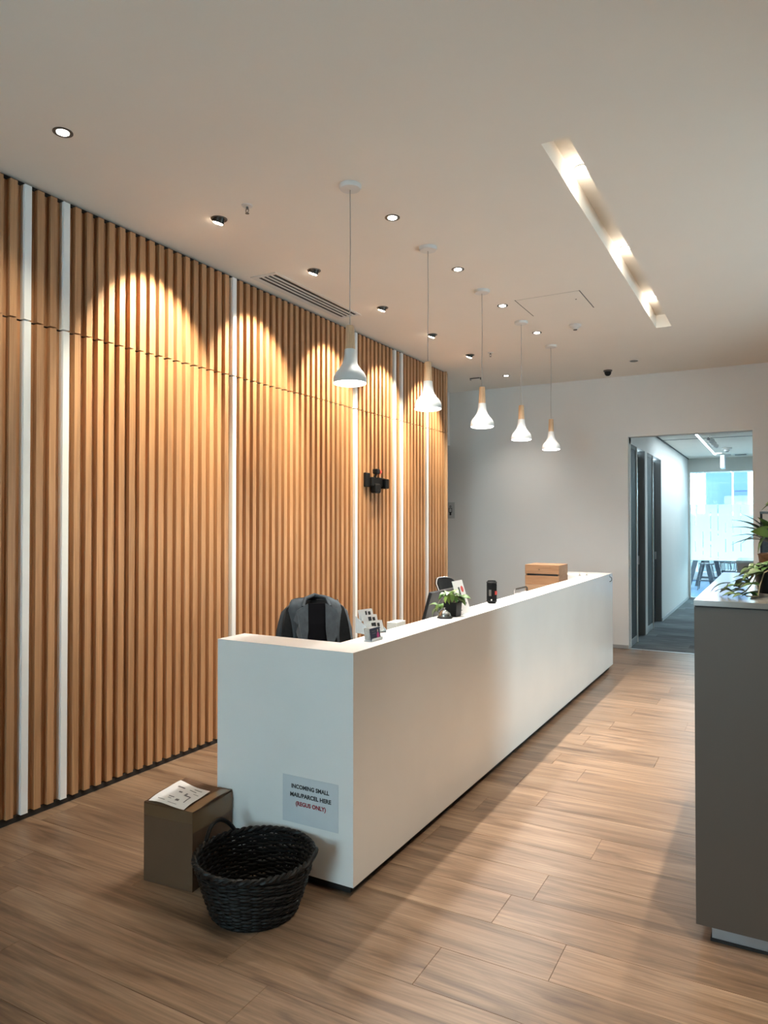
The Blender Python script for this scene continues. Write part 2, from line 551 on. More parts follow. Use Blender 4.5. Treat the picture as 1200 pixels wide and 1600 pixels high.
# --- right and rear walls (out of the picture)
m = MB(); m.box(3.1, 3.2, -4.2, 4.55, 0, CZ); m.box(3.1, 3.2, 6.05, YF, 0, CZ); m.box(3.1, 3.2, 4.55, 6.05, 0, 0.45); m.box(3.1, 3.2, 4.55, 6.05, 1.85, CZ)
w4 = tag(bx(3.145, 3.155, 4.55, 6.05, 0.45, 1.85).build('window_4', M['glass']), 'side window of the lobby, out of the picture', 'window', kind='structure')
for y in (4.55, 5.28, 6.01):
    bx(3.12, 3.18, y, y + 0.04, 0.45, 1.85).build('mullion', M['alu'], w4)
tag(m.build('wall_right', M['wall']), 'plain white side wall of the lobby', 'wall', kind='structure')
m = MB()
m.box(-3.6, -2.2, -4.2, -4.05, 0, CZ); m.box(-0.6, 3.2, -4.2, -4.05, 0, CZ)
m.box(-2.2, -0.6, -4.2, -4.05, 0, 0.6); m.box(-2.2, -0.6, -4.2, -4.05, 2.8, CZ)
tag(m.build('wall_back', M['wall']), 'white front wall with a wide window', 'wall', kind='structure')
wb = tag(bx(-2.2, -0.6, -4.13, -4.12, 0.6, 2.8).build('window_1', M['glass']), 'wide front window in aluminium frames', 'window', kind='structure')
for x in (-2.2, -1.42, -0.64):
    bx(x, x + 0.04, -4.16, -4.09, 0.6, 2.8).build('mullion', M['alu'], wb)

# --- ceiling with the light slot
SX0, SX1, SY0, SY1, SD = -1.000, -0.864, 3.39, 7.16, 0.12
m = MB()
m.box(-7.2, SX0, -4.2, YF, CZ, CZ + 0.06)
m.box(SX1, 3.2, -4.2, YF, CZ, CZ + 0.06)
m.box(SX0, SX1, -4.2, SY0, CZ, CZ + 0.06)
m.box(SX0, SX1, SY1, YF, CZ, CZ + 0.06)
# trough
m.box(SX0 - 0.01, SX0, SY0 - .01, SY1 + .01, CZ + 0.06, CZ + SD); m.box(SX1, SX1 + 0.01, SY0 - .01, SY1 + .01, CZ + 0.06, CZ + SD)
m.box(SX0, SX1, SY0 - 0.01, SY0, CZ + 0.06, CZ + SD); m.box(SX0, SX1, SY1, SY1 + 0.01, CZ + 0.06, CZ + SD)
m.box(SX0 - 0.01, SX1 + 0.01, SY0 - 0.01, SY1 + 0.01, CZ + SD, CZ + SD + 0.02)
ce = tag(m.build('ceiling', M['ceiling']), 'plain pale plaster ceiling with a long recessed light slot', 'ceiling', kind='structure')

# ------------------------------------------------------------------ corridor beyond the opening
KX = -1.640       # corridor left wall face
KZ = 2.92
KY1 = 16.1
tag(bx(-3.0, 0.75, YF, KY1, -0.05, 0.001).build('floor_corridor', M['carpet']), 'dark blue-grey carpet planks in the corridor', 'floor', kind='structure')
m = MB(); m.box(-3.0, 0.75, YF + .14, KY1, KZ, KZ + 0.05)
kc = tag(m.build('ceiling_corridor', M['ceiling']), 'pale suspended ceiling in the corridor', 'ceiling', kind='structure')
m = MB(); m.box(-1.70, 0.7, 12.20, 12.23, KZ - 0.004, KZ); m.box(KX + 0.005, KX + 0.03, YF + .14, KY1, KZ - 0.006, KZ)
m.build('shadow_gap', M['door_grey'], kc)
m = MB()
m.box(KX - 0.12, KX, YF + .14, 9.42, 0, KZ)
m.box(KX - 0.12, KX, 10.60, 10.78, 0, KZ)
m.box(KX - 0.12, KX, 12.20, KY1, 0, KZ)
m.box(KX - 0.12, KX, 9.42, 10.60, 2.60, KZ)
m.box(KX - 0.12, KX, 10.78, 12.20, 2.60, KZ)
tag(m.build('wall_corridor_left', M['wall']), 'white corridor wall with two grey doorways', 'wall', kind='structure')
tag(bx(0.65, 0.75, YF + .14, KY1, 0, KZ).build('wall_corridor_right', M['wall']), 'white corridor wall on the hidden side', 'wall', kind='structure')
for n, (a, g, b) in enumerate(((9.42, 9.95, 10.60), (10.78, 11.33, 12.20))):
    nm = 'door_%d' % (n + 1)
    d = thing(nm, 'grey framed glazed doorway in the corridor, ' + ('nearer the lobby' if n == 0 else 'further from the lobby'), 'door', (KX, a, 0), kind='structure')
    L_ = b - a; G_ = g - a
    bx(-0.03, -0.012, 0.03, G_ - 0.014, 0.09, 2.55).build('glass_panel', M['door_dark'], d)
    bx(-0.075, -0.008, 0.0, 0.03, 0, 2.60).build('frame_post', M['door_grey'], d)
    bx(-0.030, 0.004, G_ - 0.014, G_, 0, 2.60).build('frame_post', M['slat_white'], d)
    bx(-0.075, -0.008, 0.03, G_ - 0.014, 0, 0.09).build('bottom_rail', M['alu'], d)
    bx(-0.075, -0.008, 0.03, G_ - 0.014, 2.55, 2.60).build('top_rail', M['door_grey'], d)
    bx(-0.118, -0.09, G_, L_ - 0.04, 0.0, 2.56).build('door_leaf', M['door_dark'], d)
    bx(-0.118, -0.002, L_ - 0.04, L_, 0, 2.60).build('jamb', M['door_grey'], d)
    bx(-0.09, -0.075, L_ - 0.10, L_ - 0.05, 1.0, 1.12).build('handle', M['alu'], d)
tag(bx(KX, KX + 0.012, 12.20, KY1, 0, 0.05).build('baseboard_corridor', M['alu']), 'pale skirting in the corridor', 'baseboard', kind='structure')

# end partition: header, post, glass with frosted film
EX0 = -1.60
m = MB(); m.box(KX - .12, 0.75, KY1, KY1 + 0.10, 2.64, KZ); m.box(KX - 0.12, EX0, KY1, KY1 + 0.10, 0, 2.64)
tag(m.build('wall_corridor_end', mat('grey_partition', (0.50, 0.51, 0.48), 0.6, noise=0.02)), 'grey partition frame around the corridor end glazing', 'wall', kind='structure')
w2 = thing('window_2', 'corridor end glass partition with a frosted white band', 'window', (0, KY1 + 0.05, 0), kind='structure')
bx(EX0, 0.65, -0.006, 0.006, 0.03, 2.64).build('pane', M['glass'], w2)
bx(EX0, 0.65, -0.03, 0.03, 0.0, 0.03).build('bottom_channel', M['alu'], w2)
# frosted film in vertical strips with clear slits between
slits = [(-1.505, ((1.53, 1.93), (0.98, 1.20))), (-1.36, ((1.06, 1.40), (.92, 1.0))), (-1.215, ((1.46, 1.80), (1.20, 1.40), (.86, 1.13))), (-1.075, ((1.42, 1.955), (1.32, 1.36), (.84, .98))),
         (-0.935, ((1.38, 1.60), (.98, 1.25))), (-0.80, ((1.37, 1.81), (1.0, 1.2))), (-0.655, ((1.66, 1.955), (1.36, 1.46), (1.0, 1.22)))]
FZ0, FZ1 = 0.80, 1.96
prev = EX0
for x, holes in slits:
    bx(prev, x - 0.009, -0.009, -0.0065, FZ0, FZ1).build('frosted_film', M['frost'], w2)
    segs, z = [], FZ0
    for h0, h1 in sorted(holes):
        if h0 > z: segs.append((z, h0))
        z = max(z, h1)
    if z < FZ1: segs.append((z, FZ1))
    for s0, s1 in segs:
        bx(x - 0.009, x + 0.009, -0.009, -0.0065, s0, s1).build('frosted_film', M['frost'], w2)
    prev = x + 0.009
bx(prev, 0.65, -0.009, -0.0065, FZ0, FZ1).build('frosted_film', M['frost'], w2)
bx(-1.315, -1.300, -0.02, 0.02, 1.96, 2.64).build('mullion', M['slat_white'], w2)
bx(-0.79, -0.782, -0.012, 0.012, 1.96, 2.64).build('joint', M['slat_white'], w2)

# room beyond the glass
tag(bx(-5.0, 3.0, KY1, 21.5, -0.05, 0.0).build('floor_lounge', M['carpet2']), 'blue carpet in the lounge beyond the glass', 'floor', kind='structure')
tag(bx(-5.0, 3.0, KY1 + .1, 21.5, 2.95, 3.0).build('ceiling_lounge', M['ceiling']), 'pale ceiling of the lounge beyond the glass', 'ceiling', kind='structure')
tag(bx(-5.1, -5.0, KY1, 21.5, 0, 3.0).build('wall_lounge_left', M['wall']), 'white side wall of the lounge beyond the glass', 'wall', kind='structure')
tag(bx(3.0, 3.1, KY1, 21.5, 0, 3.0).build('wall_lounge_right', M['wall']), 'white far side wall of the lounge', 'wall', kind='structure')
w3 = tag(bx(-5.0, 3.0, 21.495, 21.505, 0.0, 2.95).build('window_3', M['glass']), 'tall lounge window towards the street', 'window', kind='structure')
for x in (-4.98, -3.4, -2.0, -0.3, 1.2, 2.94):
    bx(x, x + 0.05, 21.46, 21.54, 0, 2.95).build('mullion', M['slat_white'], w3)
bx(-5.0, 3.0, 21.45, 21.55, 0.0, 0.22).build('sill', M['table_grey'], w3)
# facade across the street
bd = thing('office_building', 'blue glass office building across the street beyond the corridor end', 'building', (0, 46, 0))
bx(-3.75, -2.32, 0, 4, -3, 9).build('facade_bay', M['bluewall'], bd)
bx(-2.22, -1.50, 0, 4, -3, 3.35).build('facade_bay', M['bluewall2'], bd)
bx(-2.22, -1.50, 0, 4, 3.42, 9).build('facade_bay', M['bluewall'], bd)
bx(-2.32, -2.22, 0.05, 4, -3, 9).build('facade_joint', M['slat_white'], bd)
bx(-2.22, -1.50, 0.1, 4, 3.35, 3.42).build('facade_joint', M['bluewall2'], bd)
lb_ = thing('low_building', 'low grey building along the street beyond the lounge window', 'building', (0, 43, 0))
bx(-14, 9, 0, 2, -3, 1.95).build('wall', mat('grey_facade', (0.040, 0.052, 0.058), 0.6, noise=0.2, nscale=0.6), lb_)
bx(-14.1, 9.1, -0.1, 2.1, 1.95, 2.05).build('roof_edge', M['table_grey'], lb_)
tag(bx(-40, 40, 21.6, 60, -3.2, -3.0).build('ground', M['table_grey']), 'pale street ground beyond the lounge window', 'ground', kind='structure')

# ------------------------------------------------------------------ reception counter
CX0, CX1, CY0, CY1, CT, CB = -2.345, -1.586, 2.590, 8.02, 1.041, 0.045
LX, LY0, LY1 = -1.775, 2.785, 7.45
ct = thing('reception_counter', 'long white U-shaped reception counter in front of the slat wall', 'counter', (0, 0, 0))
UP = (0, 0, CT - CB)
MB().poly([(LX, LY0, CB), (CX1, CY0, CB), (CX1, CY1, CB), (LX, LY1, CB)], UP).build('front_panel', M['counter'], ct)
MB().poly([(CX0, CY0, CB), (CX1, CY0, CB), (LX, LY0, CB), (CX0, LY0, CB)], UP).build('end_panel', M['counter'], ct)
MB().poly([(CX0, LY1, CB), (LX, LY1, CB), (CX1, CY1, CB), (CX0, CY1, CB)], UP).build('end_panel', M['counter'], ct)
m = MB(); m.box(LX + 0.02, CX1 - 0.035, CY0 + 0.035, CY1 - 0.035, 0, CB); m.box(CX0 + 0.02, LX + 0.02, CY0 + 0.035, LY0 - 0.02, 0, CB); m.box(CX0 + 0.02, LX + 0.02, LY1 + 0.02, CY1 - 0.035, 0, CB)
m.build('toe_kick', M['kick'], ct)
bx(CX0 + 0.02, LX - 0.001, LY0 + 0.001, LY1 - 0.001, 0.705, 0.735).build('worktop', M['desk'], ct)

# notice taped on the near end of the counter
sg = thing('paper_notice', 'laminated incoming mail notice on the near end of the white counter', 'sign', (-1.808, CY0 - 0.0005, 0.364))
bx(-0.1485, 0.1485, -0.0012, 0.0, -0.1035, 0.1035).build('sheet', M['paper_sign'], sg)


def text(body, parent, loc, size, mt, rot=(PI / 2, 0, 0), width=None, off=0.0, name='lettering', ext=0.0002):
    cu = bpy.data.curves.new(name, 'FONT')
    cu.body = body; cu.size = size; cu.align_x = 'CENTER'; cu.align_y = 'CENTER'
    cu.offset = off; cu.extrude = ext; cu.resolution_u = 3
    cu.materials.append(mt)
    o = bpy.data.objects.new(name, cu)
    COL.objects.link(o)
    o.parent = parent; o.location = loc; o.rotation_euler = rot
    if width:
        bpy.context.view_layer.update()
        o.scale = (width / max(o.dimensions.x, 1e-4), 1, 1)
    dg = bpy.context.evaluated_depsgraph_get()
    me = bpy.data.meshes.new_from_object(o.evaluated_get(dg))
    q = link(name, me, parent, o.location, o.rotation_euler, o.scale)
    bpy.data.objects.remove(o); bpy.data.curves.remove(cu)
    q.name = name
    return q


text('INCOMING SMALL', sg, (0, -0.0018, 0.058), 0.025, M['ink'], width=0.201, off=0.0009)
text('MAIL/PARCEL HERE', sg, (0.002, -0.0018, 0.021), 0.025, M['ink'], width=0.218, off=0.0009)
text('(REGUS ONLY)', sg, (0.004, -0.0018, -0.016), 0.025, M['ink_red'], width=0.160, off=0.0009)

# hook on the far corner of the counter
hk = thing('metal_hook', 'small steel hook on the far corner of the white counter', 'hook', (-1.586, 7.86, 1.03))
bx(0, 0.006, -0.012, 0.012, -0.02, 0.006).build('plate', M['chrome'], hk)
MB().tube([(0.006 + 0.018 * math.sin(a), 0.0, -0.045 - 0.026 * math.cos(a)) for a in [k * 2 * PI / 14 for k in range(14)]], 0.004, 6, closed=True).build('ring', M['darkmetal'], hk, smooth=True)

# ------------------------------------------------------------------ pendants
PX = -2.055


def pendant():
    t = thing('pendant_lamp', '', 'pendant lamp')
    MB().lathe([(0.0, 0), (0.062, 0), (0.062, -0.012), (0.056, -0.022), (0.0, -0.026)], 32, caps=False).build('canopy', M['trim_white'], t, smooth=True)
    MB().tube([(0, 0, -0.02), (0.002, 0, -0.35), (-0.002, 0.001, -0.6), (0, 0, -0.785)], 0.0028, 6).build('cord', M['cord'], t)
    MB().lathe([(0, -0.775), (0.0215, -0.775), (0.0235, -0.782), (0.0280, -0.905), (0, -0.905)], 24, caps=False).build('wooden_neck', M['beech'], t, smooth=True)
    # white bell: outer and inner skin
    out = [(0.0295, -0.905), (0.031, -0.935), (0.036, -0.965), (0.046, -0.992), (0.062, -1.015), (0.078, -1.033), (0.088, -1.052), (0.0915, -1.072), (0.0905, -1.090)]
    inn = [(r - 0.003, z) for r, z in out[::-1]]
    MB().lathe(out + inn + [(0.0, -0.905)], 40, caps=False).build('bell_shade', M['shade'], t, smooth=True)
    d = MB().lathe([(0.0, -1.088), (0.0895, -1.0905), (0.088, -1.094), (0.075, -1.098), (0.0, -1.100)], 40, caps=False).build('diffuser', M['diff'], t, smooth=True)
    spot('pendant_light', t, (0, 0, -1.105), (0, 0, -1), P_PEND, C_PEND, 158, 0.45, 0.06)
    return t


p0 = pendant()
plab = ['nearest white bell pendant lamp with wooden neck, hanging over the near counter end',
        'second white bell pendant lamp from the camera, in front of the oak slats',
        'middle white bell pendant lamp of the row of five over the counter',
        'fourth white bell pendant lamp from the camera, second last in the row',
        'farthest white bell pendant lamp of the row, over the wooden crates']
for i, y in enumerate((3.30, 4.305, 5.32, 6.33, 7.335)):
    t = p0 if i == 0 else copy_tree(p0)
    t.location = (PX + 0.012 - 0.006 * i, y, CZ)
    t['label'] = plab[i]; t['group'] = 'pendant lamps over the counter'

# ------------------------------------------------------------------ recessed downlights
def downlight(tilt=(0, 0, -1), p=P_DOWN, c=C_DOWN, size=70):
    t = thing('downlight', '', 'downlight')
    MB().lathe([(0.026, 0.0), (0.046, 0.0), (0.046, -0.003), (0.041, -0.005), (0.026, -0.001)], 32, caps=False).build('trim_ring', M['greymetal'], t, smooth=True)
    MB().lathe([(0, -0.0005), (0.0285, -0.0005), (0.0275, -0.0045), (0, -0.006)], 28, caps=False).build('lens', M['lens'], t, smooth=True)
    spot('downlight_beam', t, (0, 0, -0.012), tilt, p, c, size, 0.95, 0.03)
    return t


d0 = downlight()
dl = [(-2.035, 3.775, 'round recessed downlight nearest the camera in the row beside the pendants'),
      (-2.035, 4.785, 'second recessed downlight between the second and third pendant canopies'),
      (-2.045, 5.78, 'third recessed downlight beside the ceiling access hatch'),
      (-2.045, 6.77, 'fourth recessed downlight between the two farthest pendant canopies'),
      (-2.99, 8.58, 'single recessed downlight in the ceiling corner near the far wall')]
for i, (x, y, lb) in enumerate(dl):
    t = d0 if i == 0 else copy_tree(d0)
    t.location = (x, y, CZ); t['label'] = lb; t['group'] = 'recessed ceiling downlights'
    if i == 4:
        for ch in t.children:
            if ch.type == 'LIGHT':
                ch.data = ch.data.copy(); ch.data.energy = 36.0; ch.data.spot_size = math.radians(98)
# the row above the planter cabinet, out of the picture on the right
for i, y in enumerate((1.3, 2.6, 3.9, 5.2, 6.5, 7.8)):
    t = copy_tree(d0); t.location = (0.04, y, CZ)
    t['label'] = ('first', 'second', 'third', 'fourth', 'fifth', 'sixth')[i] + ' recessed downlight from the front window in the row above the planter cabinet'; t['group'] = 'downlights above the cabinet'
    for ch in t.children:
        if ch.type == 'LIGHT':
            ch.data = ch.data.copy(); ch.data.energy = P_ROW; ch.data.color = C_ROW; ch.data.spot_size = math.radians(84)

# adjustable wall washers
def gimbal(axis):
    """axis: unit vector of the beam"""
    t = thing('wall_washer', '', 'spotlight')
    MB().lathe([(0.040, 0.0), (0.050, 0.0), (0.050, -0.003), (0.046, -0.006), (0.040, -0.003)], 32, caps=False).build('trim_ring', M['greymetal'], t, smooth=True)
    MB().lathe([(0, -0.0005), (0.040, -0.0005), (0.040, -0.0015), (0, -0.0015)], 28, caps=False).build('housing', M['darkmetal'], t)
    hd = Vector((-math.sin(math.radians(20)), 0, -math.cos(math.radians(20))))
    R = hd.to_track_quat('-Z', 'Y').to_matrix().to_4x4()
    m = MB(); m.T = Matrix.Translation((0.004, 0, 0.012)) @ R
    m.lathe([(0, 0.0), (0.035, 0.0), (0.035, -0.036), (0.032, -0.038), (0.032, -0.036)], 28, caps=False)
    h = m.build('lamp_head', M['darkmetal'], t, smooth=True)
    m = MB(); m.T = Matrix.Translation((0.004, 0, 0.012)) @ R
    m.lathe([(0, -0.0365), (0.0315, -0.0365), (0.028, -0.042), (0, -0.046)], 28, caps=False)
    m.build('lens', M['lens_warm'], h)
    spot('wall_washer_beam', t, Vector((-0.016, 0, -0.045)), axis, P_GIMBAL, C_GIMBAL, 70, 0.55, 0.02)
    return t


a = math.radians(36)
g0 = gimbal((-math.sin(a), 0, -math.cos(a)))
gl = ['tilted black wall washer spotlight nearest the camera, beside a sprinkler',
      'tilted wall washer spotlight beside the ceiling air vent',
      'third tilted wall washer spotlight, between the first two pendants',
      'fourth tilted wall washer spotlight, behind the second pendant cord',
      'farthest tilted wall washer spotlight, near the slat wall end']
for i, y in enumerate((3.28, 4.295, 5.33, 6.34, 7.32)):
    t = g0 if i == 0 else copy_tree(g0)
    t.location = (-2.97, y, CZ); t['label'] = gl[i]; t['group'] = 'wall washer spotlights along the slat wall'
a2 = math.radians(14)
t = downlight((-math.sin(a2) , 0, -math.cos(a2)), 34.0, (1.0, 0.85, 0.62), 92)
t.location = (-2.955, 2.185, CZ); t['label'] = 'lone bright recessed downlight at the upper left of the ceiling'; t['group'] = 'recessed ceiling downlights'

# spots inside the slot
for i, (y, lb) in enumerate(((3.96, 'nearest round spotlight inside the ceiling light slot'), (5.27, 'middle round spotlight inside the ceiling light slot'), (6.55, 'farthest round spotlight inside the ceiling light slot'))):
    t = thing('slot_spotlight', lb, 'spotlight', (-0.940, y, CZ + SD), group='spotlights in the ceiling slot')
    MB().lathe([(0.030, 0), (0.038, 0), (0.038, -0.006), (0.030, -0.006)], 28, caps=False).build('trim_ring', M['shade'], t, smooth=True)
    MB().lathe([(0, -0.001), (0.030, -0.001), (0.029, -0.004), (0, -0.005)], 28, caps=False).build('lens', M['lens'], t)
    lp = bpy.data.lights.new('slot_lamp', 'POINT'); lp.energy, lp.color, lp.shadow_soft_size = 1.3, C_SLOT, 0.012
    lq = bpy.data.objects.new('slot_lamp', lp); COL.objects.link(lq); lq.parent = t; lq.location = (0, 0, -0.030)
    spot('slot_beam', t, (0, 0, -0.034), (0, 0, -1), P_SLOT, C_SLOT, 62, 0.6, 0.02)

# ------------------------------------------------------------------ ceiling fittings
def sprinkler(x, y, lb):
    t = thing('fire_sprinkler', lb, 'sprinkler', (x, y, CZ), group='ceiling sprinklers')
    MB().lathe([(0, 0), (0.034, 0), (0.030, -0.006), (0.012, -0.008), (0, -0.008)], 24, caps=False).build('escutcheon', M['trim_white'], t, smooth=True)
    m = MB(); m.tube([(0, 0, -0.006), (0, 0, -0.022)], 0.007, 10)
    m.tube([(-0.008, 0, -0.02), (-0.011, 0, -0.032), (0, 0, -0.046)], 0.0022, 6); m.tube([(0.008, 0, -0.02), (0.011, 0, -0.032), (0, 0, -0.046)], 0.0022, 6)
    m.build('frame_arms', M['greymetal'], t)
    MB().lathe([(0, -0.045), (0.012, -0.046), (0.012, -0.048), (0, -0.049)], 12, caps=False).build('deflector', M['greymetal'], t)


sprinkler(-2.70, 3.22, 'small fire sprinkler above the first wall washer spotlight')
sprinkler(-2.73, 7.32, 'small fire sprinkler far down the ceiling behind the third pendant')


def detector(x, y, z, lb, s=1.0):
    t = thing('smoke_detector', lb, 'smoke detector', (x, y, z))
    MB().lathe([(0, 0), (0.055 * s, 0), (0.055 * s, -0.014 * s), (0.046 * s, -0.022 * s), (0.030 * s, -0.026 * s), (0.030 * s, -0.036 * s), (0.022 * s, -0.044 * s), (0, -0.044 * s)], 28, caps=False).build('body', M['shade'], t, smooth=True)
    MB().lathe([(0.0, -0.0445 * s), (0.020 * s, -0.0445 * s), (0.016 * s, -0.050 * s), (0, -0.050 * s)], 20, caps=False).build('sensor', M['darkmetal'], t)


detector(-1.65, 6.68, CZ, 'white smoke detector on the lobby ceiling beside the far pendants')
t = thing('dome_camera', 'dark dome security camera on the ceiling above the far wall', 'security camera', (-1.80, 8.88, CZ))
MB().lathe([(0, 0), (0.052, 0), (0.052, -0.012), (0.044, -0.02), (0, -0.02)], 28, caps=False).build('base', M['greymetal'], t, smooth=True)
MB().lathe([(0.040, -0.02), (0.040, -0.034), (0.034, -0.052), (0.020, -0.066), (0.0, -0.071)], 28, caps=False).build('dome', M['black'], t, smooth=True)
t = thing('ceiling_disc', 'small dark round disc set flush in the far ceiling', 'ceiling disc', (-1.43, 8.50, CZ))
MB().lathe([(0, 0), (0.045, 0), (0.042, -0.006), (0, -0.007)], 24, caps=False).build('cover', M['greymetal'], t, smooth=True)
MB().lathe([(0.046, 0), (0.052, 0), (0.052, -0.003), (0.046, -0.003)], 24, caps=False).build('rim', M['trim_white'], t)

t = thing('access_hatch', 'flush square access hatch in the ceiling between pendants and slot', 'ceiling hatch', (-1.64, 5.95, CZ))
bx(-0.262, 0.262, -0.252, 0.252, -0.002, 0).build('panel', M['ceiling'], t)
for a_, b_ in ((-0.270, -0.262), (0.262, 0.270)):
    bx(a_, b_, -0.26, 0.26, -0.0012, 0).build('side_gap', M['darkmetal'], t)
for a_, b_ in ((-0.2545, -0.252), (0.252, 0.2545)):
    bx(-0.262, 0.262, a_, b_, -0.001, 0).build('end_gap', M['cord'], t)
MB().lathe([(0, -0.002), (0.007, -0.002), (0.007, -0.004), (0, -0.004)], 12, (0.19, -0.05, 0), False).build('lock', M['darkmetal'], t)
t = thing('ceiling_bracket', 'small dark metal bracket on the ceiling near the slat wall end', 'bracket', (-3.39, 8.52, CZ))
bx(-0.065, 0.065, -0.012, 0.012, -0.010, 0).build('plate', M['greymetal'], t)
bx(-0.065, -0.050, -0.010, 0.010, -0.028, -0.010).build('foot', M['cord'], t)
bx(0.075, 0.083, -0.008, 0.008, -0.030, 0).build('foot', M['darkmetal'], t)

# air vent
t = thing('air_vent', 'white ceiling air vent with long dark slots beside the slat wall', 'air vent', (-3.355, 4.80, CZ))
VL, VW = 0.62, 0.118
m = MB(); m.box(-VW, VW, -VL, -VL + 0.035, -0.006, 0); m.box(-VW, VW, VL - 0.035, VL, -0.006, 0)
m.box(-VW, -VW + 0.045, -VL + .035, VL - .035, -0.006, 0); m.box(VW - 0.022, VW, -VL + .035, VL - .035, -0.006, 0)
m.build('frame', M['trim_white'], t)
bx(-VW + .04, VW - .02, -VL + .03, VL - .03, -0.002, -0.0005).build('cavity', M['kick'], t)
sw = (2 * VW - 0.067) / 4
for k in range(3):
    xx = -VW + 0.045 + (k + 1) * sw
    bx(xx - 0.0065, xx + 0.0065, -VL + .035, VL - .035, -0.008, -0.002).build('louvre', M['trim_white'], t)

# ------------------------------------------------------------------ things on and behind the counter
TT = CT


def leaf_mesh(name, L_, W_, mt, bend=0.25, fold=0.18, tip=1.0):
    m = MB()
    n = 7
    prof = [0.0, 0.62, 0.95, 1.0, 0.80, 0.42, 0.0]
    rows_ = []
    for i in range(n):
        u = i / (n - 1)
        x = L_ * u
        z = -bend * L_ * u * u + 0.12 * L_ * math.sin(PI * u)
        w = W_ * 0.5 * prof[i] if 0 < i < n - 1 else W_ * 0.015
        rows_.append([m._p((x, -w, z + fold * w)), m._p((x, 0, z)), m._p((x, w, z + fold * w))])
    for a_, b_ in zip(rows_[:-1], rows_[1:]):
        m.face([a_[0], b_[0], b_[1], a_[1]]); m.face([a_[1], b_[1], b_[2], a_[2]])
    # thin body: a second skin a little below
    k = len(m.v)
    for v in list(m.v): m.v.append(v + Vector((0, 0, -0.0008)))
    for f in list(m.f):
        m.f.append([i + k for i in f[::-1]]); m.mi.append(0)
    return m.mesh(name, mt, smooth=True, fix=False)


def put_leaf(me, parent, base, yaw_, pitch_, roll=0.0, s=1.0):
    o = link('leaf', me, parent, base, (roll, -pitch_, yaw_), (s, s, s))
    mb = o.matrix_basis
    low = min((mb @ v.co).z for v in me.vertices)
    if low < 0.002: o.location.z += 0.002 - low          # never below the surface the plant stands on
    return o


# bell
t = thing('service_bell', 'chrome counter bell on a black base beside the small plant', 'bell', (-1.695, 3.785, TT))
MB().lathe([(0, 0), (0.044, 0), (0.044, 0.006), (0.038, 0.013), (0, 0.013)], 32, caps=False).build('base', M['black'], t, smooth=True)
MB().lathe([(0.036, 0.014), (0.036, 0.018), (0.031, 0.033), (0.020, 0.043), (0.007, 0.047), (0, 0.047)], 32, caps=False).build('dome', M['chrome'], t, smooth=True)
MB().lathe([(0, 0.046), (0.003, 0.046), (0.003, 0.055), (0.006, 0.056), (0.006, 0.061), (0, 0.062)], 14, caps=False).build('button', M['chrome'], t, smooth=True)

# small plant in a black square pot
t = thing('potted_plant', 'small trailing green plant in a black square pot on the counter', 'plant', (-1.692, 3.895, TT))
m = MB()
m.poly([(-0.036, -0.036, 0), (0.036, -0.036, 0), (0.036, 0.036, 0), (-0.036, 0.036, 0)])
for s in range(4):
    R = Matrix.Rotation(s * PI / 2, 4, 'Z'); m.T = R
    m.poly([(-0.036, -0.036, 0), (0.036, -0.036, 0), (0.042, -0.042, 0.085), (-0.042, -0.042, 0.085)])
    m.poly([(-0.042, -0.042, 0.085), (0.042, -0.042, 0.085), (0.038, -0.038, 0.085), (-0.038, -0.038, 0.085)])
    m.poly([(-0.038, -0.038, 0.085), (0.038, -0.038, 0.085), (0.037, -0.037, 0.07), (-0.037, -0.037, 0.07)])
m.T = None
m.build('pot', M['black'], t)
bx(-0.036, 0.036, -0.036, 0.036, 0.066, 0.074).build('soil', M['soil'], t)
lm1 = leaf_mesh('leaf', 0.062, 0.040, M['leaf'], 0.35)
lm2 = leaf_mesh('leaf', 0.058, 0.036, M['leaf_light'], 0.35)
rnd = random.Random(3)
tips = []
for i in range(9):
    an = 2 * PI * i / 9 + rnd.uniform(-.2, .2)
    rr = rnd.uniform(0.02, 0.075); zz = rnd.uniform(0.095, 0.15)
    if i in (4, 5): rr, zz = 0.09, 0.06
    p = [(0.012 * math.cos(an), 0.012 * math.sin(an), 0.07), (rr * .5 * math.cos(an), rr * .5 * math.sin(an), zz + 0.01), (rr * math.cos(an), rr * math.sin(an), zz)]
    MB().tube(p, 0.0016, 5).build('stem', M['stem'], t)
    tips.append((an, Vector(p[1]), Vector(p[2])))
for an, q, p in tips:
    for s, base in ((0.0, p), (0.9, q), (-0.9, q), (0.3, (p + q) / 2)):
        put_leaf(lm1 if rnd.random() < .75 else lm2, t, base, an + s + rnd.uniform(-.4, .4), rnd.uniform(-0.9, 0.35), rnd.uniform(-.5, .5), rnd.uniform(.7, 1.05))
put_leaf(lm2, t, (-0.060, -0.075, 0.075), -2.3, -1.3, 0, 0.9)
put_leaf(lm2, t, (-0.055, -0.10, 0.036), 3.4, -0.75, 0.2, 1.0)
MB().tube([(-0.01, -0.01, 0.075), (-0.045, -0.045, 0.125), (-0.062, -0.075, 0.08), (-0.06, -0.10, 0.036)], 0.0014, 5).build('stem', M['stem'], t)

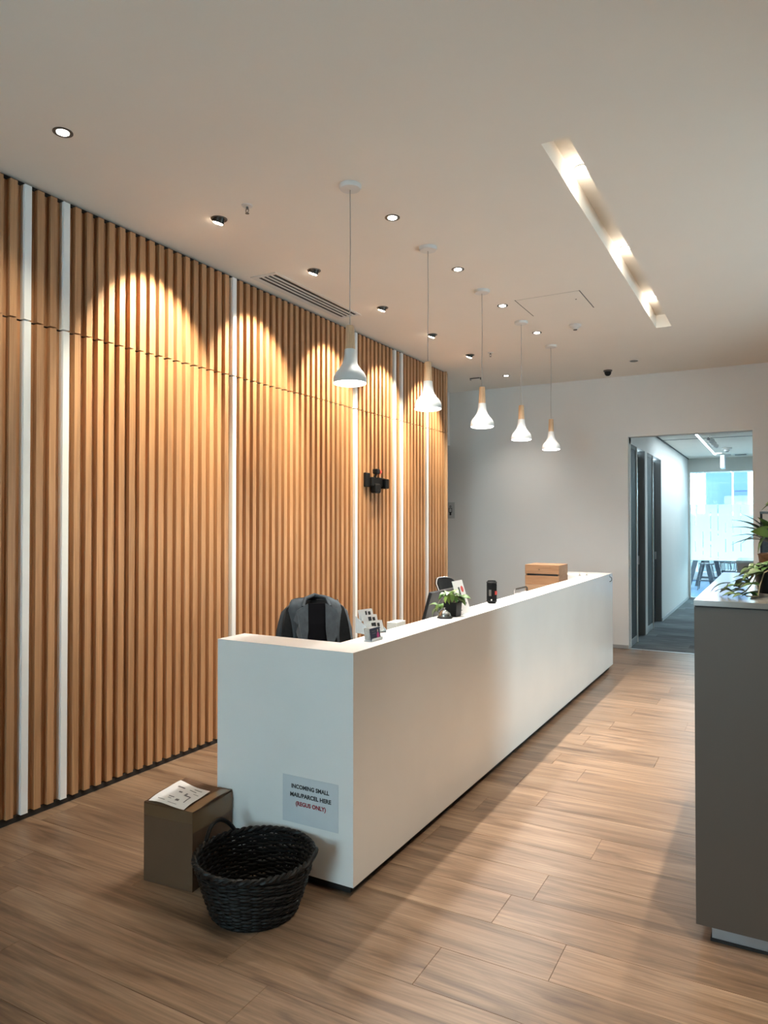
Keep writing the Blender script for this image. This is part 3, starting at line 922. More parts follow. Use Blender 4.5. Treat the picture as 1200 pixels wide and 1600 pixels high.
# leaning leaflet stand
t = thing('leaflet_stand', 'white printed leaflet in a leaning clear stand behind the small plant', 'leaflet stand', (-1.672, 4.05, TT))
ln = math.radians(17)
m = MB(); m.T = Matrix.Rotation(-ln, 4, 'Y'); m.box(-0.002, 0.002, -0.076, 0.076, 0.004, 0.206)
m.build('leaflet', M['paper'], t)
bx(-0.075, 0.012, -0.076, 0.076, 0, 0.003).build('foot', M['acrylic'], t)
m = MB(); m.T = Matrix.Rotation(-ln, 4, 'Y')
m.box(0.002, 0.0026, -0.02, 0.002, 0.09, 0.165); m.build('print_figure', M['ink'], t)
m = MB(); m.T = Matrix.Rotation(-ln, 4, 'Y') @ Matrix.Translation((0.0022, 0.038, 0.150)) @ Matrix.Rotation(PI / 2, 4, 'Y')
m.lathe([(0, 0), (0.020, 0), (0.020, 0.0006), (0, 0.0006)], 20, caps=False); m.build('print_roundel', M['red'], t)
m = MB(); m.T = Matrix.Rotation(-ln, 4, 'Y')
for zz, y0, y1 in ((0.083, 0.0, 0.04), (0.06, 0.01, 0.05), (0.053, 0.02, 0.045), (0.022, -0.06, -0.045)):
    m.box(0.002, 0.0025, y0, y1, zz, zz + 0.005)
m.build('print_lines', M['ink_grey'], t)

# portable speaker
t = thing('portable_speaker', 'black cylindrical speaker standing upright on the counter', 'speaker', (-1.725, 4.64, TT))
MB().lathe([(0, 0.0), (0.024, 0.0), (0.030, 0.006), (0.0335, 0.016), (0.0345, 0.03), (0.0345, 0.130), (0.0335, 0.143), (0.030, 0.152), (0.024, 0.157), (0, 0.155)], 36, caps=False).build('fabric_body', M['blackfab'], t, smooth=True)
MB().lathe([(0.0335, 0.010), (0.036, 0.012), (0.036, 0.018), (0.0345, 0.020)], 36, caps=False).build('bottom_ring', M['black'], t, smooth=True)
MB().lathe([(0.0345, 0.138), (0.036, 0.140), (0.036, 0.146), (0.033, 0.148)], 36, caps=False).build('top_ring', M['black'], t, smooth=True)
m = MB(); m.T = Matrix.Rotation(math.radians(-12), 4, 'Z'); m.box(0.033, 0.0362, -0.012, 0.012, 0.060, 0.085); m.build('badge', M['red'], t)
m = MB(); m.T = Matrix.Rotation(math.radians(-88), 4, 'Z'); m.box(0.033, 0.0358, -0.008, 0.008, 0.052, 0.094); m.build('control_strip', M['greymetal'], t)
m = MB(); m.T = Matrix.Rotation(math.radians(-72), 4, 'Z'); m.box(0.033, 0.036, -0.004, 0.004, 0.020, 0.030); m.build('print_mark', M['paper'], t)

# navy business card box
t = thing('card_box', 'navy business cards with a pink portrait in a clear holder', 'card holder', (-1.664, 2.915, TT))
bx(-0.032, 0.012, -0.05, 0.05, 0, 0.004).build('tray', M['acrylic'], t)
bx(0.010, 0.013, -0.05, 0.05, 0.004, 0.014).build('front_lip', M['acrylic'], t)
for k in range(6):
    m = MB(); m.T = Matrix.Translation((-0.028 + 0.0065 * k, 0, 0.004)) @ Matrix.Rotation(math.radians(-8), 4, 'Y')
    m.box(-0.0012, 0.0012, -0.045, 0.045, 0, 0.056)
    m.build('card', M['navy'] if k in (5,) else M['paper'], t)
m = MB(); m.T = Matrix.Translation((-0.028 + 0.0065 * 5, 0, 0.004)) @ Matrix.Rotation(math.radians(-8), 4, 'Y')
m.poly([(0.0014, 0.008, 0.006), (0.0014, 0.034, 0.006), (0.0014, 0.032, 0.026), (0.0014, 0.022, 0.036), (0.0014, 0.012, 0.026)], (0.0004, 0, 0)); m.build('print_dress', M['pink'], t)
m = MB(); m.T = Matrix.Translation((-0.028 + 0.0065 * 5, 0, 0.004)) @ Matrix.Rotation(math.radians(-8), 4, 'Y')
m.box(0.0014, 0.0018, 0.018, 0.027, 0.035, 0.046); m.build('print_face', M['skin_print'], t)
m = MB(); m.T = Matrix.Translation((-0.028 + 0.0065 * 5, 0, 0.004)) @ Matrix.Rotation(math.radians(-8), 4, 'Y')
for zz, a_, b_ in ((0.040, -0.034, 0.0), (0.030, -0.030, 0.004), (0.008, -0.036, -0.006)):
    m.box(0.0014, 0.0017, a_, b_, zz, zz + 0.003)
m.build('print_lines', M['ink_grey'], t)

# tiered card stand
t = thing('tiered_card_stand', 'tiered clear stand full of white business cards beside the draped chair', 'card holder', (-1.790, 3.105, TT), math.radians(-14))
for k in range(3):
    x = 0.035 - 0.032 * k; z = 0.012 + 0.026 * k
    bx(x - 0.022, x + 0.004, -0.055, 0.055, z - 0.004, z - 0.001).build('shelf', M['acrylic'], t)
    for c in range(3):
        m = MB(); m.T = Matrix.Translation((x - 0.016 + 0.006 * c, -0.004 + 0.006 * ((k + c) % 3), z)) @ Matrix.Rotation(math.radians(-16), 4, 'Y')
        m.box(-0.0012, 0.0012, -0.045, 0.045, 0, 0.052)
        m.build('card', M['paper'], t)
    m = MB(); m.T = Matrix.Translation((x - 0.016 + 0.012, 0, z)) @ Matrix.Rotation(math.radians(-16), 4, 'Y')
    m.box(0.0013, 0.0017, -0.028 + 0.01 * k, 0.004, 0.024, 0.044); m.box(0.0013, 0.0017, 0.012, 0.03, 0.022, 0.040); m.box(0.0013, 0.0017, -0.03, 0.03, 0.014, 0.017)
    m.build('print_block', M['ink'], t)
for s in (-0.0565, 0.0555):
    MB().poly([(0.045, s, 0), (0.045, s, 0.016), (-0.062, s, 0.085), (-0.062, s, 0)], (0, 0.0015, 0)).build('side_plate', M['acrylic'], t)

# pale tissue box on the worktop behind the ledge
t = thing('paper_box', 'pale grey box standing behind the counter ledge below the white slats', 'box', (-2.19, 4.115, 0.735))
bx(-0.035, 0.035, -0.065, 0.065, 0, 0.215).build('body', mat('pale_card', (0.55, 0.57, 0.54), 0.6, noise=0.03), t, bevel=0.002)
bx(-0.012, 0.012, -0.045, 0.045, 0.2152, 0.2165).build('slot', M['paper'], t)

# monitor
t = thing('computer_monitor', 'black monitor seen from behind over the counter ledge', 'monitor', (-2.185, 4.64, 0.735), math.radians(0))
tl = math.radians(16)
m = MB(); m.T = Matrix.Translation((0.035, 0, 0.07)) @ Matrix.Rotation(tl, 4, 'Y'); m.box(-0.012, 0.012, -0.28, 0.28, 0.0, 0.33)
s_ = m.build('screen_housing', M['black'], t, bevel=0.004)
m = MB(); m.T = Matrix.Translation((0.035, 0, 0.07)) @ Matrix.Rotation(tl, 4, 'Y'); m.box(-0.0135, -0.012, -0.265, 0.265, 0.015, 0.315)
m.build('screen', M['lining'], s_)
bx(0.03, 0.055, -0.03, 0.03, 0.0, 0.16).build('stand', M['darkmetal'], t)
bx(-0.09, 0.09, -0.11, 0.11, 0, 0.010).build('foot', M['darkmetal'], t)

# crates
def crate(name, label, loc, w, d, h, mt, nplank, gap=0.012):
    t = thing(name, label, 'crate', loc, group='wooden crates on the worktop')
    ph = (h - gap * (nplank - 1)) / nplank
    for k in range(nplank):
        z = k * (ph + gap)
        bx(0, w, 0, 0.014, z, z + ph).build('plank', mt, t, bevel=0.0015)
        bx(0, w, d - 0.014, d, z, z + ph).build('plank', mt, t, bevel=0.0015)
    for x in (0.0, w - 0.014):
        bx(x, x + 0.014, 0.0145, d - 0.0145, 0, h).build('end_board', mt, t, bevel=0.0015)
    bx(0.0145, w - 0.0145, 0.0145, d - 0.0145, 0.002, 0.014).build('base_board', mt, t)
    return t


t = crate('wooden_crate', 'pale lower wooden crate on the far end worktop, under the brown crate', (-2.235, 6.97, 0.735), 0.345, 0.33, 0.235, M['crate_light'], 2)
t = crate('wooden_crate', 'brown wooden crate with a dark gap, topmost of the stack', (-2.235, 6.97, 0.972), 0.345, 0.33, 0.198, M['crate'], 2, 0.020)
bx(0.016, 0.329, 0.0145, 0.030, 0.015, 0.185).build('gap_shade_board', M['kick'], t)  # black board added behind the plank gap, standing in for shade inside the crate
bx(0.010, 0.335, 0.010, 0.32, 0.190, 0.1985).build('lid_board', M['crate'], t)
MB().lathe([(0, 0), (0.008, 0), (0.008, 0.001), (0, 0.001)], 14, (0.145, 0, 0), False).build('knot', M['card_dark'], t, loc=(0, 0.0, 0.15), rot=(PI / 2, 0, 0))

# letter tray with its raised dark frame
t = thing('letter_tray', 'metal letter tray rail peeking over the ledge beside the crates', 'letter tray', (-2.17, 6.62, 0.735))
bx(-0.075, 0.085, -0.02, 0.30, 0.0, 0.01).build('tray_base', M['darkmetal'], t)
MB().tube([(-0.062, 0, 0.01), (-0.062, 0, 0.200), (-0.056, 0, 0.211), (-0.046, 0, 0.216)], 0.007, 8).build('post', M['alu'], t, smooth=True)
MB().tube([(-0.046, 0, 0.216), (0.045, 0, 0.240), (0.058, 0, 0.243), (0.066, 0, 0.236), (0.066, 0, 0.01)], 0.008, 8).build('rail', M['darkmetal'], t, smooth=True)
MB().tube([(-0.062, 0.001, 0.165), (0.066, 0.001, 0.205)], 0.006, 8).build('cross_rail', M['acrylic'], t, smooth=True)
bx(-0.070, -0.054, 0.0, 0.29, 0.01, 0.10).build('side_plate', M['darkmetal'], t)
# tiny clips on the ledge by the far corner
for i, (x, y) in enumerate(((-1.80, 7.42), (-1.745, 7.50))):
    t = thing('paper_clamp', ('nearer' if i == 0 else 'farther') + ' tiny white clip on the far counter corner', 'clip', (x, y, TT))
    MB().poly([(-0.012, 0, 0), (0.012, 0, 0), (0.004, 0, 0.016), (-0.004, 0, 0.016)], (0, 0.02, 0)).build('body', M['cord'], t)
    MB().tube([(-0.003, 0.005, 0.015), (-0.006, 0.005, 0.03), (0.006, 0.005, 0.03), (0.003, 0.005, 0.015)], 0.0012, 5).build('wire', M['chrome'], t)


# ------------------------------------------------------------------ office chairs
def office_chair(label, loc, rotz, top, w=0.44, frame=None, group='office chairs behind the counter'):
    t = thing('office_chair', label, 'chair', loc, rotz, group=group)
    # chair faces local +X
    def back(u, v, off):
        y = (u - 0.5) * w * (1.0 - 0.16 * max(0, v - 0.55) / 0.45)
        cz = 0.53 + v * (top - 0.53)
        x = -0.23 - 0.05 * v + 0.14 * (2 * (u - .5)) ** 2 * 0.35 + 0.05 * math.sin(PI * v) + off
        e = abs(2 * (u - .5))
        if v > 0.8: cz -= (v - 0.8) / 0.2 * 0.05 * e ** 4
        return (x, y, cz)
    m = MB(); m.grid(lambda u, v: back(u, v, 0.0), 15, 14); k = len(m.v)
    m2 = MB(); m2.grid(lambda u, v: back(u, v, -0.035), 15, 14)
    m.v += m2.v; m.f += [[i + k for i in f[::-1]] for f in m2.f]; m.mi += m2.mi
    nu, nv = 15, 14
    rim = [i * nv for i in range(nu)] + [(nu - 1) * nv + j for j in range(1, nv)] + [i * nv + nv - 1 for i in range(nu - 2, -1, -1)] + [j for j in range(nv - 2, 0, -1)]
    for a_, b_ in zip(rim, rim[1:] + rim[:1]): m.face([a_, b_, b_ + k, a_ + k])
    m.build('backrest', M['blackfab'], t, smooth=True)
    pts = [back(0, v / 12, -0.018) for v in range(13)] + [back(u / 12, 1, -0.018) for u in range(1, 13)] + [back(1, v / 12, -0.018) for v in range(11, -1, -1)]
    MB().tube(pts, 0.007, 6).build('back_frame', frame or M['black'], t, smooth=True)
    m = MB(); m.box(-0.22, 0.25, -0.235, 0.235, 0.43, 0.50)
    m.build('seat', M['blackfab'], t, bevel=0.025)
    MB().tube([(-0.06, 0, 0.42), (-0.22, 0, 0.40), (-0.285, 0, 0.50), (-0.26, 0, 0.66)], 0.02, 8).build('back_bracket', M['black'], t, smooth=True)
    MB().tube([(0, 0, 0.09), (0, 0, 0.43)], [0.03, 0.022], 12).build('gas_column', M['darkmetal'], t, smooth=True)
    for s in range(5):
        an = 2 * PI * s / 5 + 0.3
        c, sn = math.cos(an), math.sin(an)
        MB().tube([(0.02 * c, 0.02 * sn, 0.105), (0.15 * c, 0.15 * sn, 0.095), (0.29 * c, 0.29 * sn, 0.075)], [0.026, 0.02, 0.015], 8).build('base_leg', M['black'], t, smooth=True)
        m = MB(); m.T = Matrix.Translation((0.29 * c, 0.29 * sn, 0.03)) @ Matrix.Rotation(an, 4, 'Z') @ Matrix.Rotation(PI / 2, 4, 'X')
        m.lathe([(0, -0.02), (0.03, -0.02), (0.03, 0.02), (0, 0.02)], 16, caps=False)
        m.tube([(0, 0.03, 0), (0, 0.05, 0)], 0.008, 6)
        m.build('caster', M['black'], t, smooth=True)
    for s in (-1, 1):
        MB().tube([(-0.05, s * 0.24, 0.45), (-0.05, s * 0.285, 0.47), (-0.05, s * 0.285, 0.63)], 0.014, 8).build('arm_post', M['black'], t, smooth=True)
        bx(-0.15, 0.10, s * 0.285 - 0.03, s * 0.285 + 0.03, 0.63, 0.655).build('armrest', M['black'], t, bevel=0.01)
    return t, back


C1, R1 = (-2.44, 3.60, 0.0), math.radians(-48)
c1, back1 = office_chair('black office chair under the draped grey jacket behind the counter', C1, R1, 1.095)
office_chair('black office chair with pale back frame, behind the monitor and leaflet', (-2.485, 6.06, 0.0), math.radians(-12), 1.078, 0.34, M['alu'])

# jacket hung over the chair back, front opening towards the seat
jk = thing('grey_jacket', 'dark grey suit jacket draped over the near office chair back', 'jacket', C1, R1)
# shell section runs from one front edge round the back to the other front edge
def jacket_fn(off=0.0):
    def fn(u, v):
        # v: 0 hem .. 1 shoulder line ; u: 0..1 around
        th = (u - 0.5) * 2           # -1 .. 1
        open_ = 0.50 - 0.22 * v      # how far the fronts stand apart
        z = 0.66 + v * (1.125 - 0.66)
        wy = 0.205 - 0.055 * v ** 2.2 + 0.012 * math.sin(9 * th + 2 * v) * (1 - v)
        dx = 0.060 + 0.045 * (1 - v)
        ang = th * (PI - open_ * 1.5)
        cx = -0.245 - 0.02 * v
        x = cx - math.cos(ang) * (dx + off)
        y = math.sin(ang) * (wy + off)
        # square the section so it hugs the chair back
        y = math.copysign(min(abs(y) * 1.18, wy + off), y)
        if v > 0.86:
            k = (v - 0.86) / 0.14
            z -= 0.055 * (abs(y) / 0.2) ** 2 * k
            x = cx + (x - cx) * (1 - 0.75 * k * k)
        z += 0.006 * math.sin(14 * th)
        return (x, y, z)
    return fn
m = MB(); m.grid(jacket_fn(), 49, 20)
o = m.build('shell', M['jacket'], jk, smooth=True)
sd = o.modifiers.new('thick', 'SOLIDIFY'); sd.thickness = 0.006; sd.offset = -1
# lapels
for s in (-1, 1):
    m = MB()
    m.poly([(-0.172, s * 0.055, 1.085), (-0.160, s * 0.125, 1.045), (-0.150, s * 0.150, 0.985), (-0.146, s * 0.115, 0.955), (-0.138, s * 0.135, 0.915), (-0.134, s * 0.075, 0.75), (-0.150, s * 0.055, 0.92)], (0.007, 0, 0))
    m.build('lapel', M['jacket'], jk)
# collar
m = MB(); m.tube([(-0.168, -0.085, 1.065), (-0.21, -0.07, 1.112), (-0.275, 0, 1.128), (-0.21, 0.07, 1.112), (-0.168, 0.085, 1.065)], [0.010, 0.012, 0.012, 0.012, 0.010], 8)
m.build('collar', M['jacket'], jk, smooth=True)
# sleeves hang down beside the chair
for s in (-1, 1):
    m = MB(); m.tube([(-0.265, s * 0.135, 1.060), (-0.275, s * 0.172, 1.005), (-0.272, s * 0.196, 0.90), (-0.262, s * 0.210, 0.74), (-0.255, s * 0.215, 0.60)], [0.030, 0.046, 0.050, 0.048, 0.044], 14)
    m.build('sleeve', M['jacket'], jk, smooth=True)
m = MB()
m.poly([(-0.150, -0.125, 0.60), (-0.150, 0.145, 0.60), (-0.160, 0.075, 0.95), (-0.172, 0.050, 1.085), (-0.172, -0.050, 1.085), (-0.160, -0.055, 0.95)], (-0.01, 0, 0))
m.build('lining', M['lining'], jk)

# ------------------------------------------------------------------ bracket on the slat wall
t = thing('wall_bracket', 'black metal bracket with a small red knob on the oak slats', 'wall bracket', (WX, 6.14, 2.0))
bx(0.0, 0.03, -0.165, -0.075, -0.055, 0.085).build('wall_plate', M['black'], t, bevel=0.008)
bx(0.002, 0.06, -0.085, 0.17, -0.05, 0.045).build('arm', M['black'], t, bevel=0.012)
bx(0.010, 0.09, -0.055, 0.045, -0.115, -0.02).build('clamp_block', M['black'], t, bevel=0.02)
bx(0.02, 0.10, 0.115, 0.185, -0.065, 0.035).build('end_block', M['black'], t, bevel=0.01)
MB().tube([(0.05, -0.03, 0.04), (0.05, 0.0, 0.075), (0.055, 0.0, 0.105)], 0.013, 8).build('knuckle', M['black'], t, smooth=True)
bx(0.03, 0.085, -0.04, 0.03, 0.075, 0.128).build('head', M['black'], t, bevel=0.012)
m = MB(); m.T = Matrix.Translation((0.06, 0.03, 0.100)) @ Matrix.Rotation(-PI / 2, 4, 'X')
m.lathe([(0, 0), (0.022, 0), (0.026, 0.018), (0.018, 0.042), (0, 0.046)], 14, caps=False); m.build('red_knob', M['red'], t, smooth=True)

# washroom sign on the far wall
t = thing('washroom_sign', 'small grey washroom sign with figures, beside the slat wall end', 'sign', (-4.125, YF, 1.765))
bx(-0.11, 0.10, -0.006, 0.0, -0.115, 0.115).build('plate', mat('sign_grey', (0.50, 0.51, 0.50), 0.4, noise=0.02), t)
for fx in (-0.06, 0.035):
    m = MB(); m.T = Matrix.Translation((fx, -0.007, 0.055)) @ Matrix.Rotation(PI / 2, 4, 'X')
    m.lathe([(0.008, 0), (0.015, 0), (0.015, 0.001), (0.008, 0.001)], 14, caps=False); m.build('figure_head', M['ink'], t)
    m = MB()
    m.box(fx - 0.026, fx - 0.018, -0.008, -0.0062, -0.03, 0.034); m.box(fx + 0.018, fx + 0.026, -0.008, -0.0062, -0.03, 0.034)
    m.box(fx - 0.018, fx + 0.018, -0.008, -0.0062, 0.026, 0.034); m.box(fx - 0.018, fx + 0.018, -0.008, -0.0062, -0.03, -0.022)
    m.box(fx - 0.014, fx + 0.014, -0.008, -0.0062, -0.070, -0.03)
    m.build('figure_body', M['ink'], t)

# ------------------------------------------------------------------ cardboard box and basket
bxr = thing('cardboard_box', 'brown taped cardboard parcel on the floor beside the black basket', 'cardboard box', (-2.487, 2.272, 0), math.radians(5.5))
BW, BD, BH = 0.268, 0.285, 0.35
m = MB(); m.poly([(0, 0, 0), (BW, 0, 0), (BW, BD, 0), (0, BD, 0)])
def wall_(p0, p1, h0, h1, bulge):
    p0, p1 = Vector(p0), Vector(p1)
    n = (p1 - p0).normalized().cross(Vector((0, 0, 1)))
    m.grid(lambda u, v: p0.lerp(p1, u) + Vector((0, 0, v * (h0 + (h1 - h0) * u))) + n * bulge * math.sin(PI * u) * math.sin(PI * min(v * 1.0, 1)), 7, 7)
wall_((0, 0, 0), (BW, 0, 0), BH, BH - 0.006, 0.005); wall_((BW, 0, 0), (BW, BD, 0), BH - 0.006, BH - 0.012, 0.006)
wall_((BW, BD, 0), (0, BD, 0), BH - 0.012, BH, 0.004); wall_((0, BD, 0), (0, 0, 0), BH, BH, 0.004)
m.build('carton', M['card'], bxr, smooth=True)
def flap_z(x, y):
    return BH - 0.004 + 0.012 * math.sin(PI * y / BD) - 0.010 * x / BW + 0.004 * math.sin(17 * x + 9 * y)
m = MB(); m.grid(lambda u, v: (u * BW, v * BD * 0.62, flap_z(u * BW, v * BD * 0.62)), 9, 8)
o = m.build('flap', M['card'], bxr, smooth=True); s_ = o.modifiers.new('t', 'SOLIDIFY'); s_.thickness = 0.004
m = MB(); m.grid(lambda u, v: (u * BW, BD * 0.64 + v * BD * 0.36, flap_z(u * BW, BD * 0.8) + 0.006 * v * (1 - u)), 9, 6)
o = m.build('flap', M['card'], bxr, smooth=True); s_ = o.modifiers.new('t', 'SOLIDIFY'); s_.thickness = 0.004
# tape over the right edge and along the seam
m = MB(); m.grid(lambda u, v: (BW - 0.05 + u * 0.05, 0.004 + v * (BD - 0.01), flap_z(BW - 0.05 + u * 0.05, v * BD * 0.98) + 0.0045), 5, 10)
m.grid(lambda u, v: (BW + 0.0068 * math.sin(PI * u) + 0.001, u * BD, BH - 0.012 - v * 0.085), 9, 5)
m.build('clear_tape', M['tape'], bxr, smooth=True)
m = MB(); m.grid(lambda u, v: (u * BW, -0.0056 * math.sin(PI * u) - 0.0006, BH - 0.006 - v * 0.05), 9, 4)
m.build('clear_tape', mat('thin_tape', (0.125, 0.068, 0.034), 0.35, noise=0.06, bump=0.2, bscale=30), bxr, smooth=True)
# shipping label
lb = MB(); lb.grid(lambda u, v: (0.020 + 0.195 * u - 0.01 * v, 0.006 + 0.20 * v + 0.03 * (1 - u) * v, flap_z(0.02 + 0.195 * u, 0.006 + 0.2 * v) + 0.008 + 0.002 * math.sin(6 * u + 8 * v)), 10, 10)
lo = lb.build('shipping_label', M['paper'], bxr, smooth=True)
m = MB()
for (u0, v0, w_, h_) in ((0.30, 0.30, 0.16, 0.03), (0.33, 0.24, 0.10, 0.02), (0.55, 0.22, 0.10, 0.07), (0.40, 0.52, 0.10, 0.05), (0.62, 0.45, 0.05, 0.12), (0.66, 0.45, 0.14, 0.04), (0.80, 0.22, 0.03, 0.26), (0.2, 0.70, 0.22, 0.05), (0.55, 0.74, 0.20, 0.03), (0.75, 0.64, 0.16, 0.02), (0.15, 0.12, 0.2, 0.02), (0.45, 0.10, 0.25, 0.015), (0.6, 0.85, 0.24, 0.03)):
    def q(u, v):
        return (0.020 + 0.195 * u - 0.01 * v, 0.006 + 0.20 * v + 0.03 * (1 - u) * v, flap_z(0.02 + 0.195 * u, 0.006 + 0.2 * v) + 0.0088 + 0.002 * math.sin(6 * u + 8 * v))
    m.grid(lambda u, v: q(u0 + u * w_, v0 + v * h_), 3, 3)
m.build('label_print', M['ink_grey'], lo)

bk = thing('wicker_basket', 'round black wicker basket with loop handles on the floor by the notice', 'basket', (-1.900, 2.325, 0))
BHT, RB, RT = 0.225, 0.168, 0.238
NST = 30
m = MB()
NR = 26
for k in range(NR):
    v = (k + 0.5) / NR
    z = 0.008 + v * (BHT - 0.012)
    rr = RB + (RT - RB) * v ** 0.85
    pts = []
    for j in range(NST * 4):
        an = 2 * PI * j / (NST * 4)
        wv = 0.0055 * math.cos(NST / 2 * an * 1.0 + (PI if k % 2 else 0)) + 0.002 * math.sin(3 * an + k)
        pts.append(((rr + wv) * math.cos(an), (rr + wv) * math.sin(an), z + 0.0015 * math.sin(7 * an + 2 * k)))
    m.tube(pts, 0.0062, 5, closed=True)
m.build('woven_wall', M['wicker'], bk, smooth=True)
m = MB()
for j in range(NST):
    an = 2 * PI * j / NST
    m.tube([((RB + (RT - RB) * v ** 0.85) * math.cos(an), (RB + (RT - RB) * v ** 0.85) * math.sin(an), 0.004 + v * (BHT + 0.002)) for v in (0, .25, .5, .75, 1)], 0.0045, 5)
m.build('stakes', M['wicker'], bk, smooth=True)
m = MB(); m.lathe([(0, 0.002), (RB + 0.004, 0.002), (RB + 0.004, 0.012), (0, 0.014)], 40, caps=False); m.build('bottom', M['wicker'], bk, smooth=True)
m = MB()
for ph in (0, PI):
    m.tube([((RT + 0.004 + 0.006 * math.cos(26 * 2 * PI * j / 200 + ph)) * math.cos(2 * PI * j / 200), (RT + 0.004 + 0.006 * math.cos(26 * 2 * PI * j / 200 + ph)) * math.sin(2 * PI * j / 200), BHT + 0.004 + 0.006 * math.sin(26 * 2 * PI * j / 200 + ph)) for j in range(200)], 0.008, 6, closed=True)
m.build('braided_rim', M['wicker'], bk, smooth=True)
for an0, hh in ((math.radians(168), 0.085), (math.radians(24), 0.035)):
    pts = []
    for j in range(17):
        s = j / 16
        an = an0 + (s - 0.5) * math.radians(40)
        h = hh * math.sin(PI * s) ** 0.7
        r_ = RT + 0.006 + 0.012 * math.sin(PI * s)
        pts.append((r_ * math.cos(an), r_ * math.sin(an), BHT - 0.015 + h))
    MB().tube(pts, 0.009, 8).build('handle', M['wicker'], bk, smooth=True)

# ------------------------------------------------------------------ planter cabinet on the right
DX0, DX1, DY0, DY1, DZ = -0.285, 0.36, 2.965, 4.69, 1.30
cb = thing('planter_cabinet', 'tall taupe cabinet with pale stone top at the right edge', 'cabinet', (0, 0, 0))
bx(DX0 + 0.002, DX1, DY0 + 0.003, DY1 - 0.003, 0.065, DZ - 0.026).build('body', M['cab'], cb, bevel=0.0012)
bx(DX0, DX1 + 0.003, DY0, DY1, DZ - 0.0215, DZ).build('top', M['cab_top'], cb, bevel=0.0012)
bx(DX0 + 0.004, DX1, DY0 + 0.007, DY1 - 0.007, DZ - 0.026, DZ - 0.0215).build('shadow_gap', M['kick'], cb)
bx(DX0 + 0.055, DX1 - 0.05, DY0 + 0.035, DY1 - 0.05, 0.012, 0.065).build('plinth', M['cab_kick'], cb)
bx(DX0 + 0.050, DX1 - 0.05, DY0 + 0.032, DY1 - 0.05, 0.0, 0.012).build('plinth_base', M['kick'], cb)

# trailing pothos
rnd = random.Random(11)
pp = thing('trailing_pothos', 'variegated trailing plant in a dark pot on the taupe cabinet', 'plant', (-0.018, 3.28, DZ))
MB().lathe([(0, 0.012), (0.052, 0.012), (0.062, 0.06), (0.066, 0.115), (0.070, 0.118), (0.070, 0.126), (0.060, 0.126), (0.058, 0.110), (0, 0.108)], 32, caps=False).build('pot', M['black'], pp, smooth=True)
MB().lathe([(0, 0), (0.075, 0), (0.085, 0.014), (0.080, 0.014), (0.070, 0.006), (0, 0.006)], 32, caps=False).build('saucer', M['taupe_box'], pp, smooth=True)
MB().lathe([(0, 0.108), (0.058, 0.110), (0.03, 0.116), (0, 0.117)], 20, caps=False).build('soil', M['moss'], pp)
pl1 = leaf_mesh('leaf', 0.085, 0.048, M['leaf_var'], 0.22)
pl2 = leaf_mesh('leaf', 0.080, 0.046, M['leaf'], 0.25)
pl3 = leaf_mesh('leaf', 0.10, 0.026, M['leaf_light'], 0.12)
vines = [[(-0.03, -0.02, 0.115), (-0.060, -0.03, 0.105), (-0.085, -0.045, 0.065), (-0.115, -0.06, 0.035), (-0.145, -0.07, 0.016)],
         [(-0.02, -0.04, 0.115), (-0.055, -0.075, 0.09), (-0.075, -0.10, 0.05), (-0.095, -0.13, 0.025), (-0.12, -0.16, 0.012)],
         [(0.0, -0.05, 0.115), (-0.03, -0.10, 0.10), (-0.045, -0.14, 0.05), (-0.05, -0.17, 0.012), (-0.09, -0.19, 0.012)],
         [(-0.03, 0.02, 0.115), (-0.05, 0.05, 0.120), (-0.07, 0.06, 0.08), (-0.09, 0.07, 0.045)]]
for vn in vines:
    MB().tube(vn, 0.0026, 6).build('vine', M['stem'], pp, smooth=True)
    for i, p in enumerate(vn[1:], 1):
        for s in (-1, 1):
            if p[2] < 0.03 and s > 0: s = 0.4
            put_leaf((pl1, pl2, pl1)[(i + (s > 0)) % 3], pp, p, PI + s * rnd.uniform(.3, 1.1) + rnd.uniform(-.2, .2), rnd.uniform(-.35, .35) if p[2] > .04 else rnd.uniform(0.0, 0.2), rnd.uniform(-.3, .3), rnd.uniform(.62, .92))
# a long pale leaf reaching out to the left over the top
put_leaf(pl3, pp, (-0.150, -0.09, 0.055), PI + .25, -0.42, 0.3, 0.95)
MB().tube([(-0.165, -0.07, 0.03), (-0.16, -0.085, 0.05), (-0.150, -0.09, 0.055)], 0.0018, 5).build('vine', M['stem'], pp)
for i in range(24):
    put_leaf(pl2 if i % 3 else pl1, pp, (rnd.uniform(-.03, .03), rnd.uniform(-.03, .03), 0.115), rnd.uniform(2.0, 5.2), rnd.uniform(-0.3, 0.5), rnd.uniform(-.4, .4), rnd.uniform(.7, 1.05))

